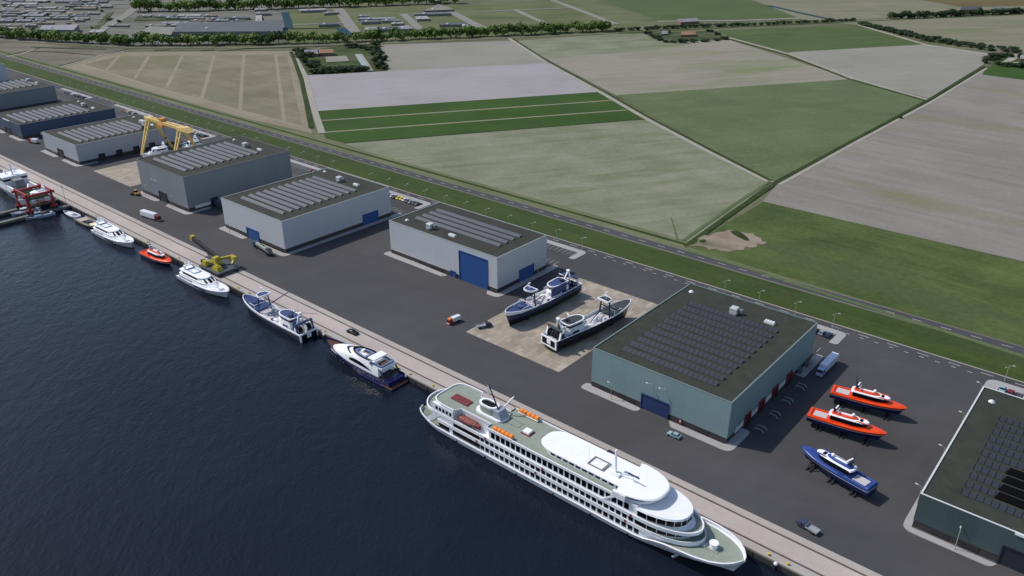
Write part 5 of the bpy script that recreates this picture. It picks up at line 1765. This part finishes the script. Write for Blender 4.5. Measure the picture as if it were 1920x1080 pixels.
F_BROWN = field('far brown field', C(112, 98, 62), C(130, 116, 80), 45, .008, .5, .08, .2)
F_EST = field('estate ground', C(118, 116, 104), C(148, 146, 140), 43, .02, .3, .1, .35, C(92, 102, 66))
F_EST2 = field('estate meadow', C(104, 112, 70), C(130, 132, 98), 43, .012, .4, .1, .3, C(88, 106, 58))
F_PLOT = field('rough plots', C(112, 108, 92), C(150, 142, 128), 43, .02, .55, .05, .45, C(76, 84, 54), k=.8)
F_STREET = field('town street', C(148, 144, 136), C(164, 160, 152), 43, .05, .3, .3, .2)
F_LANE = field('pale farm lane', C(172, 166, 152), C(190, 184, 172), 43, .05, .3, .3, .2)
F_YARD = field('farm yard grass', C(62, 78, 38), C(96, 106, 66), 20, .04, .3, .1, .45, C(128, 122, 102))
F_SAND = field('bare sandy patch', C(150, 134, 116), C(178, 166, 148), 10, .09, .3, .2, .4, C(84, 84, 54), k=.8)
F_DARK = field('hedge bottom', C(40, 54, 26), C(58, 72, 38), 43, .05, .3, .2, .4)
M_POND = paint('canal water', C(30, 58, 68), .6, 0, .1, .6, .1)

# estate and meadows beyond the belt
patch([(-200, 110), (-200, -30), (270, -30), (620, -12), (660, 72), (250, 88), (0, 78)], F_EST, 'grey built-up ground of the town at the upper left')
patch([(540, 20), (640, 17), (905, 8), (1130, -6), (1300, -6), (1240, 40), (1155, 58), (960, 70), (720, 80), (540, 84)], F_EST2, 'grassy plots of the business park beyond the tree belt')
patch([(1120, -2), (1390, -6), (1445, 12), (1500, 32), (1240, 40)], field('deep green far field', C(84, 104, 60), C(102, 118, 76), 45, .01, .5, .1, .25), 'green field at the top centre right')
patch([(1400, -6), (1665, -10), (1790, 10), (1700, 30), (1560, 40), (1505, 36)], F_FAR, 'grey green field at the top right')
patch([(1668, -12), (2000, -20), (2000, 16), (1800, 12)], F_BROWN, 'brown field at the top right corner')
patch([(1560, 41), (1700, 33), (1880, 28), (2000, 20), (2000, 108), (1880, 97), (1640, 50)], F_FAR, 'grey green field beyond the hedge at the upper right')
# fields before the belt
patch([(20, 104), (-60, 92), (-80, 76), (20, 80), (250, 92), (215, 100), (112, 124)], F_PLOT, 'patchy rough plots left of the stubble field')
patch([(112, 123), (225, 97), (400, 96), (546, 95), (585, 249), (480, 226), (300, 178)], F_STRAW2, 'stubble field beyond the dike at the left')
patch([(155, 121), (228, 104), (538, 103), (566, 236), (470, 212), (300, 166)], F_STRAW, 'brown stubble inside the field tracks')
for a, b_ in (((225, 103), (199, 131)), ((280, 104), (252, 147)), ((342, 104), (312, 164)), ((402, 103), (378, 184)), ((457, 103), (450, 205)), ((517, 103), (533, 226))):
    strip([a, b_], 3.2, F_TRACK, 'pale track across the stubble field', 'track')
strip([(152, 120), (300, 166), (470, 212), (566, 237)], 4, F_TRACK, 'pale track along the near side of the stubble field', 'track')
patch([(548, 94), (720, 80), (712, 84), (727, 132), (572, 141), (556, 118)], F_YARD, 'grassy farm yard beside the pale lavender field')
patch([(706, 84), (962, 76), (1024, 119), (728, 134)], F_BEIGE, 'grey beige field right of the farm yard')
patch([(571, 141), (1023, 118), (1122, 172), (592, 209)], F_LAV, 'pale lavender grey field')
patch([(592, 208), (1122, 172), (1208, 222), (650, 268), (610, 258)], F_GREEN, 'dark green crop field with two pale lines')
strip([(598, 226), (1146, 188)], 2.6, F_TRACK, 'pale line across the dark green crop', 'track')
strip([(604, 248), (1174, 206)], 2.6, F_TRACK, 'pale line across the dark green crop', 'track')
patch([(645, 269), (1208, 222), (1444, 342), (1284, 462), (1270, 455), (960, 368), (700, 291)], F_PALEG, 'large pale green field beyond the dike')
strip([(645, 268), (1208, 223)], 3.5, M_DITCH, 'thin dark ditch below the dark green crop', 'ditch')
patch([(962, 77), (1150, 64), (1350, 62), (1372, 76), (1602, 149), (1157, 179)], F_MIX, 'beige field turning green at its far end')
patch([(966, 78), (1150, 65), (1262, 63), (1292, 84), (1180, 98), (1016, 110)], F_PALEG, 'greener far end of the beige field')
patch([(1157, 178), (1600, 148), (1738, 186), (1448, 342), (1380, 308)], F_MIDG, 'mid green field in the centre right')
patch([(1345, 57), (1612, 46), (1740, 84), (1478, 99), (1372, 72)], F_UPG, 'striped green field at the upper right')
patch([(1478, 98), (1738, 83), (1862, 101), (1843, 122), (1742, 184), (1600, 148)], F_BEIGE, 'beige field with fine furrows at the right')
patch([(1846, 130), (2050, 165), (2050, 520), (1430, 378), (1458, 344), (1746, 190)], F_RIGHT, 'large grey mauve field at the right edge')
patch([(1848, 128), (1862, 122), (2050, 134), (2050, 166), (1842, 140)], F_GREEN, 'small green field at the right edge')
patch([(1288, 462), (1432, 378), (2050, 522), (2050, 720), (1700, 586), (1420, 503)], F_ROUGH, 'rough green meadow beyond the road at the right')
# lanes and ditches
for pts, wd in (([(14, 103), (50, 96), (82, 88)], 2.5), ([(56, 96), (100, 97), (178, 103)], 2.5), ([(60, 88), (120, 91), (200, 92)], 5), ([(110, 124), (180, 106), (240, 92)], 2), ([(288, 95), (318, 93)], 4), ([(376, 95), (402, 93)], 4), ([(410, 96), (460, 91), (540, 89), (690, 84)], 3)):
    strip(pts, wd, M_DITCH, 'dark rough hedge bottom before the tree belt', 'ditch')
for pts, wd in (([(12, 106), (40, 101), (64, 93)], 3), ([(112, 126), (190, 104), (232, 96)], 3)):
    strip(pts, wd, F_LANE, 'pale farm lane between the rough plots at the left', 'lane')
strip([(955, 72), (1024, 117), (1123, 171), (1210, 221), (1330, 284), (1446, 342)], 4.5, F_LANE, 'pale farm lane running towards the centre of the fields', 'lane')
strip([(962, 73), (1031, 117), (1131, 171), (1218, 221), (1336, 283), (1448, 340)], 3, M_DITCH, 'dark ditch beside the pale farm lane', 'ditch')
strip([(1366, 70), (1480, 101), (1600, 147), (1740, 187)], 3.5, F_LANE, 'pale lane between the beige fields', 'lane')
strip([(1362, 72), (1476, 103), (1594, 149), (1736, 189)], 3, M_DITCH, 'dark ditch beside the lane between the beige fields', 'ditch')
strip([(1846, 124), (1744, 186), (1600, 263), (1452, 345), (1380, 394), (1286, 462)], 3, M_DITCH, 'dark ditch along the large grey mauve field', 'ditch')
strip([(1850, 128), (1750, 189), (1606, 266), (1462, 346)], 2.6, F_LANE, 'pale lane along the large grey mauve field', 'lane')
strip([(1446, 338), (1370, 388), (1280, 452)], 2, F_MIDG, 'pale green bank beside the ditch', 'bank')
strip([(548, 97), (572, 142), (590, 208), (604, 250)], 5, F_LANE, 'pale lane from the farm to the dike', 'lane')
strip([(546, 97), (566, 150), (584, 240)], 4, M_DITCH, 'dark ditch beside the stubble field', 'ditch')
strip([(-60, 70), (60, 79), (160, 84), (250, 90), (480, 89), (720, 81), (962, 71), (1160, 62)], 5, F_FAR, 'pale road along the foot of the tree belt', 'road')
strip([(1160, 62), (1240, 57), (1500, 45), (1700, 36), (1920, 27)], 5, F_UPG, 'green bank along the far hedge', 'bank')
strip([(1232, 40), (1400, 38), (1500, 34)], 7, F_LANE, 'pale lane beyond the hedge', 'lane')
strip([(1610, 47), (1740, 85), (1860, 103)], 5, F_LANE, 'pale lane beside the hedge strip', 'lane')
strip([(1440, 10), (1500, 24), (1570, 39)], 8, M_POND, 'narrow dark canal at the top right', 'canal')
# sandy patch at the lane end, dark scratch in the pale field
patch([(1284, 464), (1306, 457), (1309, 447), (1322, 441), (1328, 443), (1340, 437), (1356, 435), (1366, 432), (1376, 433), (1384, 440), (1392, 435), (1400, 438), (1412, 438), (1416, 443), (1426, 447), (1428, 452), (1438, 455), (1432, 459), (1420, 458), (1419, 463), (1408, 465), (1399, 463), (1394, 469), (1378, 470), (1366, 473), (1352, 471), (1344, 467), (1330, 469), (1324, 464), (1306, 461)], F_SAND, 'bare sandy patch beside the public road', 'bare_ground')
patch([(1368, 434), (1380, 433), (1392, 438), (1402, 446), (1406, 452), (1398, 452), (1386, 446), (1376, 441)], M_DITCH, 'dark weedy mark in the bare sandy patch', 'weeds')
patch([(1310, 452), (1320, 449), (1326, 453), (1318, 457)], M_DITCH, 'small dark weedy mark in the bare sandy patch', 'weeds')
strip([(1258, 408), (1263, 424), (1270, 450)], .6, F_MIDG, 'short dark ditch at the corner of the pale green field', 'ditch')
strip([(1290, 470), (1400, 503), (1560, 555), (1760, 618), (1930, 672)], 2.5, F_MIDG, 'light grassy bank between meadow and public road', 'bank')
# estate roads and canals
for pts, wd in (([(634, 16), (652, 42), (672, 70)], 16), ([(756, 26), (776, 44), (796, 62)], 12), ([(842, 20), (880, 40), (912, 56)], 14), ([(966, 18), (1000, 34), (1034, 48)], 9), ([(1036, 0), (1100, 24), (1156, 46)], 10), ([(540, 47), (620, 44), (690, 40)], 8),
                ([(900, 22), (1070, 15)], 7), ([(160, 74), (200, 50), (240, 26), (262, 8)], 14), ([(-20, 48), (120, 40), (236, 32)], 10), ([(262, 28), (400, 24), (480, 20)], 10), ([(372, 58), (384, 40), (392, 26)], 12), ([(-20, 20), (130, 12), (250, 6)], 10)):
    strip(pts, wd, F_STREET, 'pale street of the town beyond the tree belt', 'road')
strip([(534, 23), (539, 38), (542, 54)], 11, M_POND, 'blue green canal in the business park', 'canal')
strip([(638, 52), (647, 60), (655, 69)], 13, M_POND, 'short blue green canal by the tree belt', 'canal')
strip([(545, 54), (600, 53), (640, 52)], 4, F_DARK, 'dark ditch joining the two canals', 'ditch')
for pts in ([(18, 33), (60, 30), (58, 38), (8, 43)], [(172, 56), (188, 40), (200, 26), (214, 22), (196, 44), (186, 56)], [(258, 30), (330, 30), (318, 38), (252, 39)], [(352, 42), (372, 42), (366, 52), (346, 52)], [(384, 42), (400, 41), (396, 50), (380, 52)]):
    patch(pts, F_YARD, 'dark green plot among the town halls', 'grass_plot')

# ---------------------------------------------------------------- trees
LEAF = []


def leafmat(name, a, b_):
    m, nt, b = newmat(name)
    oi = N(nt, 'ShaderNodeObjectInfo')
    n = noise(nt, coords(nt), .9, 3, .6)
    f = math2(nt, 'ADD', math2(nt, 'MULTIPLY', oi.outputs['Random'], .6), math2(nt, 'MULTIPLY', n, .5))
    nt.links.new(ramp(nt, f, .15, .9, a, b_), b.inputs['Base Color'])
    b.inputs['Roughness'].default_value = .7
    b.inputs['Specular IOR Level'].default_value = .2
    return m


M_LEAF = leafmat('tree leaves', C(48, 76, 32), C(112, 134, 62))
M_LEAFD = leafmat('dark tree leaves', C(32, 48, 28), C(58, 76, 42))
M_BARK = paint('bark', C(84, 70, 56), .9, 0, .2, 2)


def crown(seed, n, wide, high, base, leaf, m):
    rnd = random.Random(seed)
    blobs = [(rnd.uniform(-.45, .45)*wide, rnd.uniform(-.45, .45)*wide, base+rnd.uniform(.25, .8)*high, rnd.uniform(.30, .52)*wide) for _ in range(7)]
    q = MB()
    for _ in range(n):
        bx_, by_, bz_, br_ = rnd.choice(blobs)
        d = Vector((rnd.gauss(0, 1), rnd.gauss(0, 1), rnd.gauss(0, 1))).normalized()
        r = br_*(rnd.random()**.35)
        c = Vector((bx_, by_, bz_))+Vector((d.x*r, d.y*r, d.z*r*.8))
        if c.z < base*.8:
            continue
        nn = (d+Vector((rnd.uniform(-.6, .6), rnd.uniform(-.6, .6), rnd.uniform(-.2, .9)))).normalized()
        u = nn.orthogonal().normalized()*leaf*rnd.uniform(.6, 1.2)
        v = nn.cross(u).normalized()*leaf*rnd.uniform(.5, 1.0)
        q.add([c+u, c+v*.8, c-u*.9, c-v], [(0, 1, 2, 3)])
    return q.mesh('crown', m)


CROWNS = [crown(s, 330, 7.0, 6.2, .9, 1.0, M_LEAF) for s in range(4)]
CROWND = [crown(s+20, 300, 6.6, 5.2, .6, 1.0, M_LEAFD) for s in range(3)]
_t = MB().tube((0, 0, -.6), (.1, .05, 3.2), .28, .2, 6).tube((.1, .05, 3.0), (1.2, .4, 5.4), .16, .07, 5).tube((.1, .05, 3.0), (-1.0, -.5, 5.6), .16, .07, 5).tube((.1, .05, 3.0), (.2, .9, 6.0), .14, .06, 5)
TRUNK = _t.mesh('trunk', M_BARK)
NT = [0]


def tree(xy, s, label, group, dark=False, sq=1.0):
    t = thing('tree', label, 'tree', (*xy, -.3), random.uniform(0, 6.28), group)
    t.scale = (s*random.uniform(.85, 1.2), s*random.uniform(.85, 1.2), s*random.uniform(.85, 1.2)*sq)
    put('crown', random.choice(CROWND if dark else CROWNS), t)
    put('trunk', TRUNK, t)
    NT[0] += 1
    return t


def along(pts, step, jit):
    """points every step metres along photographed ground points"""
    p = [Vector(G(*q)) for q in pts]
    out = []
    acc = 0
    for a, b_ in zip(p, p[1:]):
        L_ = (b_-a).length
        d = (b_-a)/L_
        while acc < L_:
            q = a+d*acc+Vector((-d.y, d.x))*random.uniform(-jit, jit)
            out.append((q.x, q.y))
            acc += step*random.uniform(.8, 1.2)
        acc -= L_
    return out


LB = 'leafy tree in the long tree belt between the fields and the town'
for q in along([(-30, 68), (20, 71), (120, 78.5), (250, 84), (475, 83), (720, 76), (960, 65.5), (1148, 57)], 9.6, 3.6):
    tree(q, random.uniform(1.3, 1.85), LB, 'trees of the long belt')
LT = 'tall tree in the second belt along the top of the photo'
for q in along([(262, 22), (330, 21), (480, 17), (700, 11), (860, 5)], 14, 6):
    tree(q, random.uniform(1.9, 2.6), LT, 'trees of the top belt')
LH = 'small dark tree in the thin far hedge at the upper right'
for q in along([(1156, 58), (1300, 51), (1440, 46), (1520, 42), (1600, 39)], 10, 1.5):
    tree(q, random.uniform(.9, 1.2), LH, 'trees of the thin hedge', True, .6)
LF = 'dark tree in the clump by the far farms at the top right corner'
for q in along([(1672, 35), (1780, 31), (1880, 26), (1930, 24)], 10, 3):
    tree(q, random.uniform(1.0, 1.5), LF, 'trees by the top right farms', True)
LS = 'dark tree in the double row strip between two grey green fields at the upper right'
for off in (0, -4):
    for q in along([(1618, 47+off*.5), (1740, 76+off), (1860, 95+off), (1925, 99+off)], 12, 2.0):
        tree(q, random.uniform(1.0, 1.35), LS, 'trees of the double row strip', True, .5)
FA = 'dark tree round the farm beside the pale lavender field'
for q in [(556, 98), (562, 103), (560, 108), (568, 111), (572, 117), (566, 98), (574, 101), (578, 106), (584, 124), (590, 122), (580, 126), (593, 126), (704, 86), (708, 92), (713, 100), (700, 103), (710, 107), (717, 113), (704, 115), (716, 122), (722, 129), (710, 127), (690, 94), (680, 90), (668, 88), (654, 89)] + [(588+11*i, 137.5-.55*i) for i in range(10)]:
    tree(G(*q), random.uniform(.9, 1.3), FA, 'trees round the lavender field farm', True, .7)
FB = 'dark tree round the small farm above the beige field'
for q in [(1214, 64), (1222, 68), (1230, 72), (1238, 76), (1246, 79), (1262, 80), (1280, 80), (1300, 79), (1322, 78), (1344, 76), (1358, 74), (1254, 62), (1330, 60), (1345, 66)]:
    tree(G(*q), random.uniform(.9, 1.2), FB, 'trees round the small farm', True, .55)
FC = 'dark tree beside the farm at the right edge'
for q in [(1846, 118), (1850, 112), (1856, 108), (1862, 106), (1858, 114), (1868, 112), (1874, 108), (1882, 106), (1872, 122), (1886, 124), (1900, 125), (1912, 127), (1895, 107), (1912, 108)]:
    tree(G(*q), random.uniform(.7, 1.0), FC, 'trees beside the right edge farm', True, .8)
# lone bush by the ditch of the mauve field
tree(G(1688, 222), .35, 'single small bush at the ditch of the grey mauve field', None, True)

# ---------------------------------------------------------------- far buildings
M_FW = paint('far pale wall', C(118, 120, 112), .7, 0, .1)
FCOL = {'grey': C(146, 146, 148), 'pale lavender': C(184, 180, 190), 'white': C(208, 206, 202), 'dark grey': C(112, 114, 120), 'beige': C(170, 164, 152), 'tan': C(160, 140, 112), 'orange brown': C(206, 160, 122)}
FM = {k: paint('far roof '+k, tuple(x*.48 for x in v), .75, 0, .2, .08) for k, v in FCOL.items()}


def far_hall(pts, h, col, label, cat='hall', name='far_hall', gable=False, group=None):
    p = [Vector(G(*q)) for q in pts]
    c = sum(p, Vector((0, 0)))/4
    t = thing(name, label, cat, (c.x, c.y, -.3), 0, group)
    loc = [tuple(q-c) for q in p]
    if not gable:
        MB().prism(loc, 0, h).obj('wall', M_FW, t)
        r = MB().taper(scaled(loc, .3), h, scaled(loc, .3), h+.4).obj('roof', FM[col], t)
        d = Vector(loc[1])-Vector(loc[0])
        a = Vector(loc[0])*.5+Vector(loc[2])*.1
        MB().box(a.x-2, a.x+2, a.y-2, a.y+2, h+.4, h+1.6, .1).obj('roof_unit', M_UNIT, r)
    else:
        MB().prism(loc, 0, h).obj('wall', paint('farm brick', C(126, 96, 78), .8, 0, .15), t)
        m0 = (Vector(loc[0])+Vector(loc[3]))/2
        m1 = (Vector(loc[1])+Vector(loc[2]))/2
        vs = [(*q, h) for q in scaled(loc, .4)] + [(*m0, h+3), (*m1, h+3)]
        MB().add(vs, [(0, 1, 5, 4), (2, 3, 4, 5), (0, 4, 3), (1, 2, 5), (3, 2, 1, 0)]).obj('roof', FM[col], t)
    return t


far_hall([(76, 66), (140, 67), (150, 56), (84, 58)], 7, 'pale lavender', 'large hall with pale lavender roof just behind the tree belt at the upper left')
far_hall([(168, 68), (194, 68.5), (200, 63), (175, 63)], 5, 'white', 'small white roofed hall behind the tree belt, right of the lavender roof')
far_hall([(326, 74), (532, 73), (530, 51), (337, 57)], 9, 'dark grey', 'giant hall with one huge dark grey roof behind the tree belt')
far_hall([(256, 75), (322, 75), (331, 60), (282, 58)], 6, 'beige', 'wide hall with beige grey roof left of the giant dark roof')
far_hall([(12, 71), (42, 73), (42, 69), (14, 67.5)], 5, 'white', 'small cream house in a gap of the tree belt at the left', 'house', 'far_house')
EST = [([(672, 34.5), (692, 34.5), (693, 32), (673, 32)], 'grey'), ([(672, 40), (742, 39), (740, 36), (676, 37)], 'pale lavender'), ([(678, 46), (712, 45), (711, 41), (676, 42)], 'dark grey'), ([(716, 43.5), (752, 43), (748, 40), (714, 41)], 'grey'),
       ([(684, 61), (710, 61), (706, 54), (684, 55)], 'beige'), ([(711, 60), (750, 59), (744, 53), (708, 55)], 'dark grey'), ([(752, 59), (776, 58), (766, 52), (746, 53.5)], 'pale lavender'), ([(734, 49), (758, 48), (754, 45.5), (734, 46.5)], 'white'),
       ([(782, 40), (806, 39), (800, 34), (778, 35)], 'white'), ([(776, 31), (846, 29), (842, 26.5), (774, 28)], 'grey'), ([(794, 24), (852, 21.5), (842, 17), (822, 12), (778, 13)], 'beige'), ([(824, 51), (880, 50), (874, 46.5), (822, 47.5)], 'dark grey'),
       ([(868, 53), (880, 52.5), (876, 49.5), (866, 50)], 'white'), ([(564, 24), (612, 22), (610, 19.5), (560, 21)], 'white'), ([(608, 29), (636, 27), (634, 25), (606, 26.5)], 'beige'), ([(598, 51), (636, 49.5), (634, 46.5), (598, 48)], 'dark grey'),
       ([(478, 22), (500, 21), (498, 18.5), (478, 19)], 'white'), ([(480, 30), (508, 29), (504, 25.5), (480, 26)], 'grey'), ([(480, 46), (492, 46), (491, 32), (480, 33)], 'white'),
       ([(805, 5.5), (824, 5), (823, 2.5), (806, 2.5)], 'white')]
for i, (p, c) in enumerate(EST):
    far_hall(p[:4], 3, c, 'low hall with %s roof in the business park beyond the tree belt' % c, group='business park halls with %s roof' % c)
rnd = random.Random(5)
cells = []
for j in range(13):
    y = -2+4.6*j
    x = -8+rnd.uniform(0, 20)
    while x < 480:
        wpx = rnd.uniform(16, 46)
        if (x+wpx < 244 and y < 62) or (x > 258 and x+wpx < 480 and 27 < y < 54):
            lim = 236-(y/62)*70
            if x > 258 or x+wpx < lim or x > lim+16:
                if not (70 < x+wpx and x < 152 and y > 46) and not (150 < x+wpx and x < 205 and y > 54) and not (255 < x+wpx and x < 340 and y > 50) and rnd.random() < .8:
                    cells.append((x, y, wpx))
        x += wpx+rnd.uniform(2, 12)
for x, y, wpx in cells:
    c = rnd.choice(['grey', 'grey', 'pale lavender', 'beige', 'grey', 'dark grey', 'beige', 'white', 'tan'])
    hgt = rnd.uniform(2.2, 3.6)
    far_hall([(x, y+hgt), (x+wpx, y+hgt-.2), (x+wpx+3, y), (x+4, y+.2)], rnd.uniform(1.8, 2.8), c, 'low flat hall with %s roof in the town at the upper left' % c, group='town halls with %s roof' % c)
# shrubs between the town halls
for i in range(16):
    x, y = rnd.uniform(0, 240), rnd.uniform(4, 58)
    tree(G(x, y), rnd.uniform(.5, .9), 'small garden tree among the town halls at the upper left', 'trees among the town halls', True, .7)
# farms
far_hall([(573, 106), (597, 106), (596, 101.5), (571, 102)], 3.5, 'pale lavender', 'pale grey roofed barn of the farm beside the lavender field', 'barn', 'barn', True)
far_hall([(599, 105), (626, 104.5), (626, 101), (599, 101.5)], 3.5, 'orange brown', 'orange tiled farmhouse beside the lavender field', 'farmhouse', 'farmhouse', True)
far_hall([(587, 98), (601, 98), (601, 96), (587, 96.5)], 2.5, 'beige', 'small shed behind the farm beside the lavender field', 'shed', 'shed', True)
strip([(672, 102), (682, 117), (692, 134)], 8, paint('greenhouse glass', C(150, 156, 154), .4, 0, .1), 'long pale paved strip of the farm yard', 'paved_strip')
strip([(676, 102), (687, 117), (697, 133)], 3, F_LANE, 'narrow pale path beside the paved strip', 'path')
patch([(610, 107), (650, 105), (655, 115), (612, 117)], F_BEIGE, 'grey garden plot of the farm', 'garden')
far_hall([(1276, 70), (1304, 69), (1302, 65.5), (1278, 66)], 3.2, 'orange brown', 'orange roofed farmhouse above the beige field', 'farmhouse', 'farmhouse', True)
far_hall([(1240, 67), (1252, 66.5), (1252, 64.5), (1242, 64.5)], 2.5, 'white', 'small white shed of the farm above the beige field', 'shed', 'shed', True)
strip([(1300, 60), (1318, 68), (1342, 75)], 9, F_LANE, 'pale drive of the farm above the beige field', 'lane')
patch([(1216, 62), (1342, 58), (1366, 74), (1250, 80)], F_YARD, 'dark grassy yard of the farm above the beige field', 'grass_plot', .002)
far_hall([(1276, 46), (1310, 44), (1302, 40), (1268, 42)], 3.5, 'pale lavender', 'grey barn beyond the thin hedge', 'barn', 'barn', True)
patch([(1848, 118), (1860, 104), (1990, 110), (1990, 130), (1870, 124)], F_YARD, 'dark grassy farm plot at the right edge', 'grass_plot', .002)
strip([(1908, 103), (1895, 112), (1884, 118), (1915, 118)], 8, F_LANE, 'pale farm drive at the right edge', 'lane')
far_hall([(1912, 115), (1926, 115), (1926, 111), (1912, 111)], 3, 'white', 'white house of the farm at the right edge', 'house', 'far_house', True)
patch([(1690, 24), (1760, 14), (1930, 12), (1930, 24), (1800, 30)], F_FAR, 'pale plots round the top right farms', 'field', .002)
far_hall([(1800, 25), (1840, 23), (1836, 19), (1800, 20)], 5, 'dark grey', 'dark barn of the farms at the top right corner', 'barn', 'barn', True)
far_hall([(1858, 23), (1880, 21.5), (1878, 18), (1856, 19)], 4, 'beige', 'beige roofed barn of the farms at the top right corner', 'barn', 'barn', True)
